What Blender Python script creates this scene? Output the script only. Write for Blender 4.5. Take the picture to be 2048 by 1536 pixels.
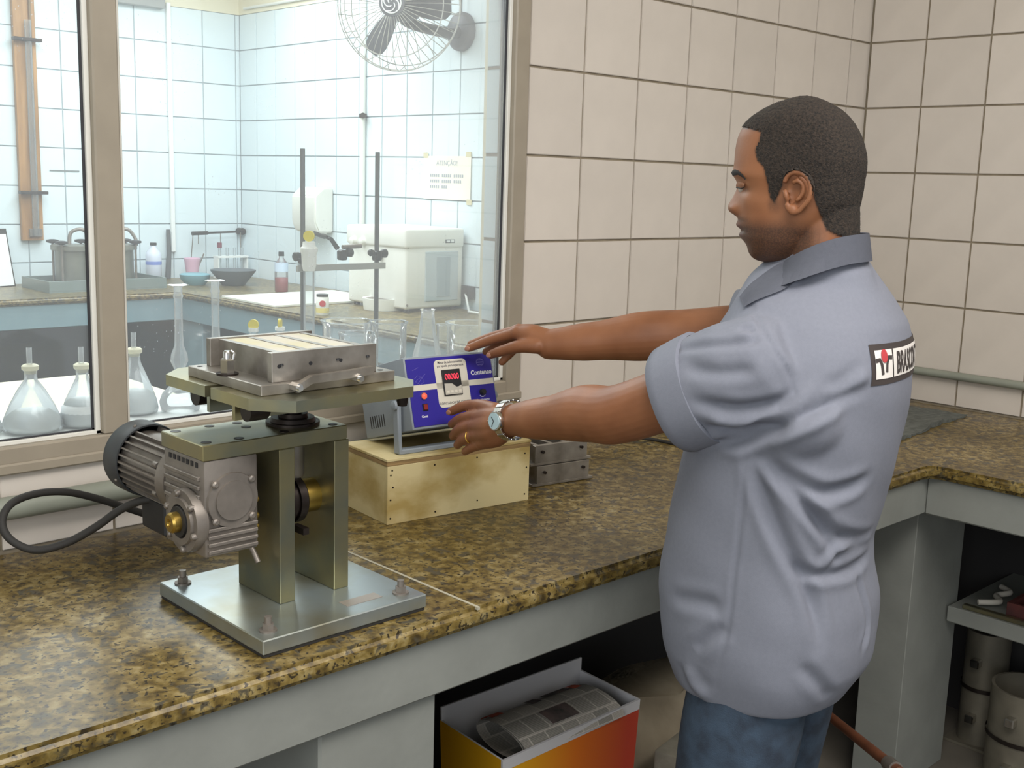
import bpy, bmesh, math, random
import numpy as np
from mathutils import Vector, Matrix
from mathutils.bvhtree import BVHTree
random.seed(7); np.random.seed(7)
for o in list(bpy.data.objects): bpy.data.objects.remove(o)
SC = bpy.context.scene
COL = SC.collection
# ------------------------------------------------------------------ camera
CAM = Vector((-3.38596, -1.93169, 1.54469))
RIGHT = Vector((0.7229363, -0.6902740, 0.0297472))
UP = Vector((0.0994495, 0.1465687, 0.9841887))
FWD = Vector((0.6837199, 0.7085474, -0.1746072))
FPX = 2283.205
cd = bpy.data.cameras.new('camera'); co = bpy.data.objects.new('camera', cd); COL.objects.link(co)
cd.sensor_width = 36; cd.lens = FPX/2048*36; cd.clip_start = 0.02
co.matrix_world = Matrix(((RIGHT.x, UP.x, -FWD.x, CAM.x), (RIGHT.y, UP.y, -FWD.y, CAM.y), (RIGHT.z, UP.z, -FWD.z, CAM.z), (0, 0, 0, 1)))
SC.camera = co
# ------------------------------------------------------------------ world, lights, exposure
SC.view_settings.view_transform = 'Standard'; SC.view_settings.look = 'None'
SC.view_settings.gamma = 1; SC.view_settings.use_curve_mapping = False
SC.view_settings.exposure = 0.55
W = bpy.data.worlds.new('world'); SC.world = W; W.use_nodes = True
W.node_tree.nodes['Background'].inputs[0].default_value = (0.86, 0.93, 1.0, 1)
W.node_tree.nodes['Background'].inputs[1].default_value = 0.42
def area_light(name, loc, target, sx, sy, power, color):
    l = bpy.data.lights.new(name, 'AREA'); l.shape = 'RECTANGLE'; l.size = sx; l.size_y = sy
    l.energy = power; l.color = color
    o = bpy.data.objects.new(name, l); COL.objects.link(o); o.location = loc
    o.rotation_euler = (Vector(target)-Vector(loc)).to_track_quat('-Z', 'Y').to_euler()
    return o
area_light('light_lab_ceiling', (-2.0, 1.5, 2.72), (-2.0, 1.5, 0), 2.8, 1.3, 58, (0.90, 0.97, 1.0))
area_light('light_lab_ceiling_rear', (-0.9, 2.9, 2.72), (-0.9, 2.9, 0), 1.6, 0.9, 31, (0.90, 0.97, 1.0))
area_light('light_workshop_ceiling', (-2.2, -2.0, 2.85), (-2.0, -1.6, 0), 2.6, 1.2, 62, (1.0, 0.965, 0.93))
area_light('light_daylight_opening', (-5.6, -2.6, 1.9), (-1.6, -0.9, 1.1), 2.2, 1.6, 38, (0.90, 0.95, 1.0))

def at(u, v, x=None, y=None, z=None, d=None):
    """the point of the scene seen at photo pixel (u, v) on the plane x, y or z = const, or at depth d"""
    r = RIGHT*((u-1024)/FPX) - UP*((v-768)/FPX) + FWD
    if x is not None: t = (x-CAM.x)/r.x
    elif y is not None: t = (y-CAM.y)/r.y
    elif z is not None: t = (z-CAM.z)/r.z
    else: t = d
    return CAM + r*t

# ------------------------------------------------------------------ materials
MATS = {}
def srgb(r, g, b):
    f = lambda c: (c/12.92 if c <= .04045 else ((c+.055)/1.055)**2.4)
    return (f(r/255), f(g/255), f(b/255), 1)
def mat(name, col, rough=.5, metal=0., var=0., scale=20., bump=0., bscale=None, col2=None, detail=4, rand=0., spec=.5, emit=None, estr=0., stretch=None, lo=.35, hi=.65, trans=0., sub=0., coat=0.):
    """principled material: base colour mixed with a second one by noise, fine bump, per-object variation"""
    if name in MATS: return MATS[name]
    m = bpy.data.materials.new(name); m.use_nodes = True; MATS[name] = m
    nt = m.node_tree; N = nt.nodes; L = nt.links
    b = N['Principled BSDF']
    b.inputs['Roughness'].default_value = rough; b.inputs['Metallic'].default_value = metal
    b.inputs['Specular IOR Level'].default_value = spec
    b.inputs['Transmission Weight'].default_value = trans
    b.inputs['Coat Weight'].default_value = coat
    if emit: b.inputs['Emission Color'].default_value = emit; b.inputs['Emission Strength'].default_value = estr
    b.inputs['Base Color'].default_value = col
    src = None
    if var > 0 or bump > 0 or col2:
        tc = N.new('ShaderNodeTexCoord'); vec = tc.outputs['Object']
        if stretch:
            mp = N.new('ShaderNodeMapping'); mp.inputs['Scale'].default_value = stretch
            L.new(vec, mp.inputs[0]); vec = mp.outputs[0]
        nz = N.new('ShaderNodeTexNoise'); nz.inputs['Scale'].default_value = scale; nz.inputs['Detail'].default_value = detail
        L.new(vec, nz.inputs['Vector'])
        if var > 0 or col2:
            cr = N.new('ShaderNodeValToRGB'); cr.color_ramp.elements[0].position = lo; cr.color_ramp.elements[1].position = hi
            c2 = col2 if col2 else tuple(c*(1-var) for c in col[:3])+(1,)
            cr.color_ramp.elements[0].color = c2; cr.color_ramp.elements[1].color = col
            L.new(nz.outputs[0], cr.inputs[0]); src = cr.outputs[0]
        if bump > 0:
            nb = N.new('ShaderNodeTexNoise'); nb.inputs['Scale'].default_value = bscale or scale*4; nb.inputs['Detail'].default_value = 3
            L.new(vec, nb.inputs['Vector'])
            bp = N.new('ShaderNodeBump'); bp.inputs['Strength'].default_value = bump; bp.inputs['Distance'].default_value = .002
            L.new(nb.outputs[0], bp.inputs['Height']); L.new(bp.outputs[0], b.inputs['Normal'])
    if rand > 0:
        oi = N.new('ShaderNodeObjectInfo'); mr = N.new('ShaderNodeMapRange')
        mr.inputs['To Min'].default_value = 1-rand; mr.inputs['To Max'].default_value = 1+rand*.4
        L.new(oi.outputs['Random'], mr.inputs[0])
        hs = N.new('ShaderNodeHueSaturation'); L.new(mr.outputs[0], hs.inputs['Value'])
        if src: L.new(src, hs.inputs['Color'])
        else: hs.inputs['Color'].default_value = col
        src = hs.outputs[0]
    if src: L.new(src, b.inputs['Base Color'])
    return m

def glass_mat(name, tint, haze, hazecol=(1, 1, 1, 1), rough=.02, ior=1.45, fres=1.0, speck=0.):
    """thin clear glass: transparent with a fresnel gloss and a film of dust, on the window also painted glare"""
    m = bpy.data.materials.new(name); m.use_nodes = True; nt = m.node_tree; N = nt.nodes; L = nt.links
    N.remove(N['Principled BSDF']); out = N['Material Output']
    tr = N.new('ShaderNodeBsdfTransparent'); tr.inputs[0].default_value = tint
    gl = N.new('ShaderNodeBsdfGlossy'); gl.inputs['Roughness'].default_value = rough
    fr = N.new('ShaderNodeFresnel'); fr.inputs[0].default_value = ior
    mu = N.new('ShaderNodeMath'); mu.operation = 'MULTIPLY'; mu.inputs[1].default_value = fres; L.new(fr.outputs[0], mu.inputs[0])
    m1 = N.new('ShaderNodeMixShader'); L.new(mu.outputs[0], m1.inputs[0]); L.new(tr.outputs[0], m1.inputs[1]); L.new(gl.outputs[0], m1.inputs[2])
    df = N.new('ShaderNodeBsdfTranslucent'); df.inputs[0].default_value = hazecol
    d2 = N.new('ShaderNodeBsdfDiffuse'); d2.inputs[0].default_value = hazecol
    md = N.new('ShaderNodeMixShader'); md.inputs[0].default_value = .5; L.new(df.outputs[0], md.inputs[1]); L.new(d2.outputs[0], md.inputs[2])
    m2 = N.new('ShaderNodeMixShader'); m2.inputs[0].default_value = haze
    if speck > 0:
        tc = N.new('ShaderNodeTexCoord'); vo = N.new('ShaderNodeTexVoronoi'); vo.inputs['Scale'].default_value = 90
        L.new(tc.outputs['Object'], vo.inputs['Vector'])
        nz = N.new('ShaderNodeTexNoise'); nz.inputs['Scale'].default_value = 5; L.new(tc.outputs['Object'], nz.inputs['Vector'])
        lt = N.new('ShaderNodeMapRange'); lt.inputs['From Min'].default_value = .05; lt.inputs['From Max'].default_value = .12
        lt.inputs['To Min'].default_value = speck; lt.inputs['To Max'].default_value = 0; L.new(vo.outputs['Distance'], lt.inputs[0])
        n2 = N.new('ShaderNodeMapRange'); n2.inputs['From Min'].default_value = .5; n2.inputs['From Max'].default_value = .62; L.new(nz.outputs[0], n2.inputs[0])
        mm = N.new('ShaderNodeMath'); mm.operation = 'MULTIPLY_ADD'; L.new(lt.outputs[0], mm.inputs[0]); L.new(n2.outputs[0], mm.inputs[1]); mm.inputs[2].default_value = haze
        L.new(mm.outputs[0], m2.inputs[0])
    L.new(m1.outputs[0], m2.inputs[1]); L.new(md.outputs[0], m2.inputs[2]); L.new(m2.outputs[0], out.inputs[0])
    MATS[name] = m
    return m

def granite_mat(name='granite', tint=None):
    m = bpy.data.materials.new(name); m.use_nodes = True; MATS[name] = m
    nt = m.node_tree; N = nt.nodes; L = nt.links; b = N['Principled BSDF']
    tc = N.new('ShaderNodeTexCoord')
    def noise(s, d=4, dist=0.):
        n = N.new('ShaderNodeTexNoise'); n.inputs['Scale'].default_value = s; n.inputs['Detail'].default_value = d; n.inputs['Distortion'].default_value = dist
        L.new(tc.outputs['Object'], n.inputs['Vector']); return n
    def ramp(src, stops):
        r = N.new('ShaderNodeValToRGB'); e = r.color_ramp.elements
        while len(e) < len(stops): e.new(.5)
        for k, (p, c) in enumerate(stops): e[k].position = p; e[k].color = c
        L.new(src, r.inputs[0]); return r
    n1 = noise(52, 5, .3)
    r1 = ramp(n1.outputs[0], [(.30, srgb(84, 70, 44)), (.42, srgb(128, 108, 62)), (.52, srgb(160, 138, 84)), (.62, srgb(184, 164, 116)), (.76, srgb(204, 190, 156))])
    n2 = noise(44, 4, .5)
    r2 = ramp(n2.outputs[0], [(.0, (0, 0, 0, 1)), (.56, (0, 0, 0, 1)), (.63, (1, 1, 1, 1))])
    mx = N.new('ShaderNodeMixRGB'); L.new(r2.outputs[0], mx.inputs[0]); L.new(r1.outputs[0], mx.inputs[1]); mx.inputs[2].default_value = srgb(104, 98, 88)
    n3 = noise(130, 3, .2)
    r3 = ramp(n3.outputs[0], [(.37, (1, 1, 1, 1)), (.42, (0, 0, 0, 1))])
    mx2 = N.new('ShaderNodeMixRGB'); L.new(r3.outputs[0], mx2.inputs[0]); L.new(mx.outputs[0], mx2.inputs[1]); mx2.inputs[2].default_value = srgb(70, 60, 46)
    n4 = noise(3.0, 2)
    r4 = ramp(n4.outputs[0], [(.35, tint or srgb(170, 164, 132)), (.65, srgb(214, 212, 198))])
    mx3 = N.new('ShaderNodeMixRGB'); mx3.blend_type = 'MULTIPLY'; mx3.inputs[0].default_value = 1
    L.new(mx2.outputs[0], mx3.inputs[1]); L.new(r4.outputs[0], mx3.inputs[2])
    L.new(mx3.outputs[0], b.inputs['Base Color']); b.inputs['Roughness'].default_value = .34
    nb = noise(120, 2); bp = N.new('ShaderNodeBump'); bp.inputs['Strength'].default_value = .12; bp.inputs['Distance'].default_value = .001
    L.new(nb.outputs[0], bp.inputs['Height']); L.new(bp.outputs[0], b.inputs['Normal'])
    return m

M_TILE = mat('tile_cream', srgb(216, 207, 197), .22, rand=.05, var=.05, scale=9, bump=.05, bscale=14)
M_TILE_W = mat('tile_white', srgb(220, 232, 237), .25, rand=.03, bump=.03, bscale=14)
M_GROUT = mat('grout_brown', srgb(150, 138, 118), .9, var=.2, scale=30)
M_GROUT_W = mat('grout_grey', srgb(160, 168, 172), .9)
M_PAINT = mat('paint_cream', srgb(232, 224, 198), .7)
M_FLOOR = mat('floor_concrete', srgb(112, 106, 96), .6, var=.25, scale=6, bump=.2)
M_FRAME = mat('frame_paint', srgb(158, 148, 132), .5, var=.08, scale=14, bump=.1)
M_BEAD = mat('frame_bead_white', srgb(226, 224, 216), .45)
M_GASKET = mat('gasket_dark', srgb(52, 52, 56), .6)
M_PANE = glass_mat('window_glass', (.97, .985, .985, 1), .10, (.93, .96, 1, 1), speck=.35)  # haze is dust, raised so its whitening also stands in for glare
M_GRANITE = granite_mat()
M_GRANITE_L = granite_mat('granite_pale', srgb(176, 180, 186))
M_APRON = mat('concrete_painted_grey', srgb(138, 140, 134), .7, var=.12, scale=9, bump=.25, bscale=60)
M_APRON_BLUE = mat('concrete_painted_blue', srgb(128, 154, 164), .6, var=.08, scale=10)
M_SHADE = mat('under_counter_shade', srgb(52, 50, 50), .9)  # flat dark colour standing in for the shade under both counters
M_PIPE = mat('pipe_grey_green', srgb(146, 150, 138), .5, var=.1, scale=12)
M_ZINC = mat('zinc_plate', srgb(160, 150, 110), .30, .85, col2=srgb(132, 134, 118), scale=9, bump=.05, bscale=60)
M_ZINC2 = mat('zinc_plate_bluish', srgb(172, 184, 188), .30, .75, col2=srgb(150, 144, 118), scale=7, bump=.04, bscale=60, lo=.3, hi=.6)
M_STEEL = mat('mould_steel', srgb(166, 160, 152), .38, .7, col2=srgb(128, 122, 114), scale=18, bump=.08, bscale=50)
M_STEEL_B = mat('bright_steel', srgb(210, 208, 204), .22, 1.)
M_CAST = mat('cast_aluminium', srgb(142, 134, 126), .46, .55, var=.22, scale=26, bump=.15, bscale=90)
M_BLACK = mat('black_plastic', srgb(36, 36, 38), .45)
M_BLACK_R = mat('black_rubber', srgb(44, 42, 40), .7)
M_BRASS = mat('brass', srgb(170, 142, 72), .35, .9)
M_IRON = mat('dark_iron', srgb(58, 50, 46), .42, .7, var=.3, scale=40)
M_PLY = mat('plywood', srgb(214, 198, 150), .6, col2=srgb(176, 152, 92), scale=7, detail=6, bump=.12, bscale=60, stretch=(1, 1, 1.6), lo=.36, hi=.56)
M_PLY_E = mat('plywood_edge', srgb(168, 138, 92), .7, var=.4, scale=80, stretch=(.2, .2, 3))
M_GLASS = glass_mat('lab_glass', (.96, .975, .975, 1), .10, (.95, .97, 1, 1), ior=1.5, fres=1.6)
M_FROST = glass_mat('hazy_glass', (.95, .97, .97, 1), .17, (.95, .97, 1, 1), ior=1.5, fres=1.2)
M_WHITE = mat('white_plastic', srgb(236, 238, 236), .4)
M_OFFW = mat('offwhite_plastic', srgb(232, 232, 225), .45)

# ------------------------------------------------------------------ mesh helpers
class MB:
    def __init__(s): s.bm = bmesh.new()
    def face(s, vs): 
        try: return s.bm.faces.new(vs)
        except ValueError: return None
    def box(s, a, b, M=None, bev=0., seg=1):
        lo = [min(p, q) for p, q in zip(a, b)]; hi = [max(p, q) for p, q in zip(a, b)]
        c = [(lo[k]+hi[k])/2 for k in range(3)]; d = [hi[k]-lo[k] for k in range(3)]
        r = bmesh.ops.create_cube(s.bm, size=1, matrix=Matrix.Translation(c) @ Matrix.Diagonal((*d, 1)))
        vs = r['verts']
        if bev > 0:
            es = list({e for v in vs for e in v.link_edges})
            rb = bmesh.ops.bevel(s.bm, geom=es, offset=bev, segments=seg, affect='EDGES', profile=.5)
            vs = list({v for f in rb['faces'] for v in f.verts} | {v for v in vs if v.is_valid})
            # all verts of the new island
            seen = set(vs); st = list(vs)
            while st:
                v = st.pop()
                for e in v.link_edges:
                    w = e.other_vert(v)
                    if w not in seen: seen.add(w); st.append(w)
            vs = list(seen)
        if M is not None: bmesh.ops.transform(s.bm, matrix=M, verts=vs)
        return s
    def ring(s, c, ax, r, n, ref=None, ph=0.):
        ax = Vector(ax).normalized()
        ref = Vector(ref) if ref is not None else (Vector((0, 0, 1)) if abs(ax.z) < .9 else Vector((1, 0, 0)))
        e1 = (ref-ax*ref.dot(ax)).normalized(); e2 = ax.cross(e1)
        return [s.bm.verts.new(Vector(c)+e1*(r*math.cos(ph+2*math.pi*k/n))+e2*(r*math.sin(ph+2*math.pi*k/n))) for k in range(n)]
    def loft(s, rings, cap=True, closed=True):
        n = len(rings[0])
        for A, B in zip(rings, rings[1:]):
            for k in range(n if closed else n-1): s.face((A[k], A[(k+1) % n], B[(k+1) % n], B[k]))
        if cap:
            s.face(list(reversed(rings[0]))); s.face(rings[-1])
        return s
    def cyl(s, p, q, r, r2=None, n=20, cap=True, ref=None, ph=0.):
        p = Vector(p); q = Vector(q); r2 = r if r2 is None else r2
        return s.loft([s.ring(p, q-p, r, n, ref, ph), s.ring(q, q-p, r2, n, ref, ph)], cap)
    def lathe(s, base, ax, prof, n=24, cap=True, ref=None, ph=0.):
        """prof: list of (distance along the axis, radius)"""
        base = Vector(base); ax = Vector(ax).normalized()
        return s.loft([s.ring(base+ax*h, ax, max(r, 1e-4), n, ref, ph) for h, r in prof], cap)
    def tube(s, pts, r, n=10, cap=True):
        pts = [Vector(p) for p in pts]; rs = r if isinstance(r, (list, tuple)) else [r]*len(pts)
        rings = []; ref = None
        for k, p in enumerate(pts):
            t = (pts[min(k+1, len(pts)-1)]-pts[max(k-1, 0)]).normalized()
            if ref is None: ref = Vector((0, 0, 1)) if abs(t.z) < .9 else Vector((1, 0, 0))
            e1 = (ref-t*ref.dot(t)).normalized(); ref = e1
            rings.append(s.ring(p, t, rs[k], n, e1))
        return s.loft(rings, cap)
    def prism(s, poly, z0, z1, M=None):
        a = [s.bm.verts.new((x, y, z0)) for x, y in poly]; b = [s.bm.verts.new((x, y, z1)) for x, y in poly]
        s.loft([a, b])
        if M is not None: bmesh.ops.transform(s.bm, matrix=M, verts=a+b)
        return s
    def grid(s, P, closed_u=False):
        V = [[s.bm.verts.new(p) for p in row] for row in P]
        for i in range(len(V)-1):
            m = len(V[i])
            for j in range(m if closed_u else m-1):
                s.face((V[i][j], V[i][(j+1) % m], V[i+1][(j+1) % m], V[i+1][j]))
        return s
    def sphere(s, c, r, M=None, sub=2):
        bmesh.ops.create_icosphere(s.bm, subdivisions=sub, radius=1, matrix=Matrix.Translation(c) @ Matrix.Diagonal((*(r if hasattr(r, '__len__') else (r,)*3), 1)) if M is None else M)
        return s
    def build(s, name, m, parent=None, smooth=0, M=None, recalc=True):
        """link as one mesh object; vertices are given in world space (or in M's space)"""
        if M is not None: bmesh.ops.transform(s.bm, matrix=M, verts=s.bm.verts)
        if recalc: bmesh.ops.recalc_face_normals(s.bm, faces=s.bm.faces)
        me = bpy.data.meshes.new(name)
        org = origin(parent) if parent is not None else Vector((0, 0, 0))
        if parent is None and len(s.bm.verts):
            lo = Vector([min(v.co[k] for v in s.bm.verts) for k in range(3)]); hi = Vector([max(v.co[k] for v in s.bm.verts) for k in range(3)])
            org = Vector(((lo.x+hi.x)/2, (lo.y+hi.y)/2, lo.z))
        bmesh.ops.translate(s.bm, vec=-org, verts=s.bm.verts)
        s.bm.to_mesh(me); s.bm.free()
        if smooth:
            for p in me.polygons: p.use_smooth = True
            if smooth < 180: me.set_sharp_from_angle(angle=math.radians(smooth))
        o = bpy.data.objects.new(name, me); COL.objects.link(o)
        for x in (m if isinstance(m, (list, tuple)) else [m]): me.materials.append(x)
        if parent is not None: o.parent = parent
        else: o.location = org
        return o
def origin(o):
    p = Vector(o.location)
    while o.parent is not None: o = o.parent; p = p+Vector(o.location)
    return p
def tag(o, label=None, cat=None, group=None, kind=None):
    if label: o['label'] = label
    if cat: o['category'] = cat
    if group: o['group'] = group
    if kind: o['kind'] = kind
    return o
def thing(name, loc, label, cat, group=None):
    o = bpy.data.objects.new(name, None); COL.objects.link(o); o.location = loc; o.empty_display_size = .05
    return tag(o, label, cat, group)
def struct(name, loc=(0, 0, 0)):
    o = bpy.data.objects.new(name, None); COL.objects.link(o); o.location = loc; o['kind'] = 'structure'; return o
def spline(pts, n=12):
    """Catmull-Rom through the points"""
    P = [Vector(p) for p in pts]; out = []
    for i in range(len(P)-1):
        a, b, c, d = P[max(i-1, 0)], P[i], P[i+1], P[min(i+2, len(P)-1)]
        for k in range(n):
            t = k/n
            out.append(.5*((2*b)+(c-a)*t+(2*a-5*b+4*c-d)*t*t+(3*b-a-3*c+d)*t**3))
    return out+[P[-1]]
def text_mesh(txt, size, bold=0., align='CENTER', sx=1.):
    """flat lettering as a bmesh in the xy plane"""
    c = bpy.data.curves.new('txt', 'FONT'); c.body = txt; c.size = size; c.align_x = align; c.offset = bold; c.fill_mode = 'FRONT'
    c.resolution_u = 3
    o = bpy.data.objects.new('txt', c); COL.objects.link(o)
    dg = bpy.context.evaluated_depsgraph_get(); me = bpy.data.meshes.new_from_object(o.evaluated_get(dg))
    bm = bmesh.new(); bm.from_mesh(me)
    bpy.data.objects.remove(o); bpy.data.curves.remove(c); bpy.data.meshes.remove(me)
    for v in bm.verts: v.co.x *= sx
    return bm
def add_bm(mb, bm, M):
    bmesh.ops.transform(bm, matrix=M, verts=bm.verts)
    me = bpy.data.meshes.new('t'); bm.to_mesh(me); bm.free(); mb.bm.from_mesh(me); bpy.data.meshes.remove(me)
def frame(o, ex, ey, ez=None):
    ex = Vector(ex).normalized(); ey = Vector(ey); ey = (ey-ex*ey.dot(ex)).normalized(); ez = ex.cross(ey)
    return Matrix(((ex.x, ey.x, ez.x, o[0]), (ex.y, ey.y, ez.y, o[1]), (ex.z, ey.z, ez.z, o[2]), (0, 0, 0, 1)))

# ------------------------------------------------------------------ tiled walls
TILE_ME = {}
def tile_wall(parent, M, us, vs, gap, m, skip=None, th=.005):
    """tiles on the wall plane M (x along the wall, y up, z out of the wall); one object per tile"""
    R = M.to_3x3().to_4x4()
    for i in range(len(us)-1):
        for j in range(len(vs)-1):
            a, b, c, d = us[i], us[i+1], vs[j], vs[j+1]
            if skip:
                r = skip(a, b, c, d)
                if r is None: continue
                a, b, c, d = r
            w = round(b-a-gap, 4); h = round(d-c-gap, 4)
            if w < .01 or h < .01: continue
            key = (w, h, m.name, tuple(round(x, 3) for r_ in R for x in r_))
            if key not in TILE_ME:
                bm = bmesh.new()
                bmesh.ops.create_cube(bm, size=1, matrix=Matrix.Translation((0, 0, th/2)) @ Matrix.Diagonal((w, h, th, 1)))
                bmesh.ops.bevel(bm, geom=[e for e in bm.edges if all(v.co.z > th*.5 for v in e.verts)], offset=.0012, segments=2, affect='EDGES')
                bmesh.ops.transform(bm, matrix=R, verts=bm.verts)
                me = bpy.data.meshes.new('tile'); bm.to_mesh(me); bm.free(); me.materials.append(m); TILE_ME[key] = me
            o = bpy.data.objects.new('tile', TILE_ME[key]); COL.objects.link(o); o.parent = parent
            o.location = (M @ Vector(((a+b)/2, (c+d)/2, 0)))-origin(parent)

GAP = .0058
CT = .90          # countertop height, workshop side
CL = .955         # countertop height, laboratory side
WT = .13          # thickness of the wall with the window
XW0, XW1, ZW0, ZW1 = -3.70, -1.506, 1.036, 2.52   # window opening
XD, YF = .13, 4.03       # laboratory right wall and far wall
# wall with the window
wa = struct('wall_back')
mb = MB()
mb.box((XW1, .0, 0), (.0, WT, 2.9)); mb.box((XW0, 0, 0), (XW1, WT, ZW0)); mb.box((XW0, 0, ZW1), (XW1, WT, 2.9)); mb.box((-4.6, 0, 0), (XW0, WT, 2.9))
mb.build('masonry', M_GROUT, wa)
xl = [-.2*(.5822+6-i) for i in range(-14, 7)]+[0.]
zl = [.806, 1.006, 1.206, 1.406, 1.606, 1.806, 2.006, 2.206, 2.406, 2.606]
MA = Matrix(((1, 0, 0, 0), (0, 0, -1, 0), (0, 1, 0, 0), (0, 0, 0, 1)))
def skip_a(a, b, c, d):
    if b <= XW1+.001 or (a+b)/2 < XW1: return None
    return (max(a, XW1+.003), b, max(c, CT+.002), d) if d > CT+.01 else None
tile_wall(wa, MA, [x for x in xl if x > -1.6], zl, GAP, M_TILE, skip_a)
tile_wall(wa, MA, [x for x in xl if x < -1.45], [CT, ZW0+.004], GAP, M_TILE)
# reveal tiles on the right jamb, seen through the glass
MJ = Matrix(((0, 0, -1, XW1), (-1, 0, 0, 0), (0, 1, 0, 0), (0, 0, 0, 1)))
tile_wall(wa, MJ, [-WT-.002, -.045], [1.05, 1.206, 1.406, 1.606, 1.806, 2.006, 2.206, 2.406], .008, M_TILE_W)
mb = MB(); mb.box((-4.6, 0, 2.606), (0, -.006, 2.9)); mb.build('painted_band', M_PAINT, wa)
mb = MB(); mb.box((XW1, WT, 0), (XD, WT+.012, 2.9)); mb.build('laboratory_face', M_PAINT, wa)
# right wall
wb = struct('wall_right')
mb = MB(); mb.box((0, 0, 0), (.12, -4.2, 2.9)); mb.build('masonry', M_GROUT, wb)
MBm = Matrix(((0, 0, -1, 0), (-1, 0, 0, 0), (0, 1, 0, 0), (0, 0, 0, 1)))
yl = [0, .1924]+[.1924+.2*k for k in range(1, 12)]
tile_wall(wb, MBm, yl, zl, GAP, M_TILE, lambda a, b, c, d: (a+(.009 if a == 0 else 0), b, max(c, CT+.002), d) if d > CT+.01 else None)
mb = MB(); mb.box((-.006, 0, 2.606), (0, -4.2, 2.9)); mb.build('painted_band', M_PAINT, wb)
# laboratory walls
wf = struct('wall_far')
mb = MB(); mb.box((-4.6, YF, 0), (XD+.1, YF+.1, 2.9)); mb.build('masonry', M_GROUT_W, wf)
zl2 = [CL-.1, 1.06, 1.255, 1.45, 1.645, 1.84, 2.035, 2.23, 2.425]
MF = Matrix(((1, 0, 0, 0), (0, 0, -1, YF), (0, 1, 0, 0), (0, 0, 0, 1)))
tile_wall(wf, MF, [-.105-.2*k for k in range(15, -1, -1)]+[.10, XD], zl2, .006, M_TILE_W)
mb = MB(); mb.box((-4.6, YF-.006, 2.425), (XD, YF, 2.9)); mb.build('painted_band', M_PAINT, wf)
wd = struct('wall_far_right')
mb = MB(); mb.box((XD, WT, 0), (XD+.1, YF+.1, 2.9)); mb.build('masonry', M_GROUT_W, wd)
MD = Matrix(((0, 0, -1, XD), (-1, 0, 0, 0), (0, 1, 0, 0), (0, 0, 0, 1)))
tile_wall(wd, MD, [-YF]+[-3.845+.1935*k for k in range(0, 20)], zl2, .006, M_TILE_W, lambda a, b, c, d: (a+.009, b, c, d) if a == -YF else (a, b, c, d))
mb = MB(); mb.box((XD-.006, WT, 2.425), (XD, YF, 2.9)); mb.build('painted_band', M_PAINT, wd)
f = MB().box((-7, -5.5, -.1), (.13, YF+.1, 0)).build('floor', M_FLOOR); tag(f, kind='structure')
c = MB().box((-4.6, WT, 2.9), (XD+.1, YF+.1, 3.0)).build('ceiling_far', M_PAINT); tag(c, kind='structure')
c = MB().box((-7, -5.5, 2.9), (.12, WT, 3.0)).build('ceiling', M_PAINT); tag(c, kind='structure')
c = MB().box((-7.1, -5.5, 0), (-7, .15, 2.9)).build('wall_left', M_PAINT); tag(c, kind='structure')
c = MB().box((-4.7, .15, 0), (-4.6, YF+.1, 2.9)).build('wall_far_left', M_PAINT); tag(c, kind='structure')

# ------------------------------------------------------------------ window
win = struct('window_1', (XW0, 0, ZW0))
FD0, FD1 = -.012, .045
def rail(name, a, b, m=M_FRAME, bev=.003): return MB().box(a, b, bev=bev).build(name, m, win)
rail('frame_jamb', (XW1-.045, FD0, ZW0), (XW1, FD1, ZW1))
rail('frame_mullion', (-2.533, FD0, ZW0+.045), (-2.487, FD1, ZW1-.05))
rail('frame_sill_rail', (XW0, FD0, ZW0), (XW1-.045, FD1, ZW0+.045))
rail('frame_sill_lip', (XW0, FD0-.008, ZW0-.001), (XW1-.0, FD0, ZW0+.018))
rail('frame_head_rail', (XW0, FD0, ZW1-.05), (XW1, FD1, ZW1))
for x0, x1 in ((XW0+.02, -2.533), (-2.487, XW1-.045)):
    za, zb = ZW0+.045, ZW1-.05
    p = MB().box((x0, .012, za), (x1, .016, zb)).build('pane', M_PANE, win)
    for nm, A, B in (('bead', (x1-.009, .002, za), (x1, .012, zb)), ('bead', (x0, .002, za), (x0+.009, .012, zb)), ('bead', (x0, .002, za), (x1, .012, za+.007))):
        MB().box(A, B, bev=.001).build(nm, M_BEAD, p)
    for A, B in (((x1-.013, .009, za), (x1-.009, .013, zb)), ((x0, .009, za+.007), (x1, .013, za+.010))):
        MB().box(A, B).build('gasket', M_GASKET, p)
# ------------------------------------------------------------------ painted pipe along both walls
def pipe_run(label, pts, r):
    a = MB().tube(pts, r, 14).build('wall_pipe', M_PIPE, smooth=60); tag(a, label, 'pipe')
pipe_run('grey painted conduit on the tiles below the window', [(-4.4, -.03, .982), (-.03, -.03, .982)], .020)
pipe_run('grey painted conduit along the right wall above the granite', [(-.022, -.06, 1.0), (-.022, -4.0, 1.0)], .0125)
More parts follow.
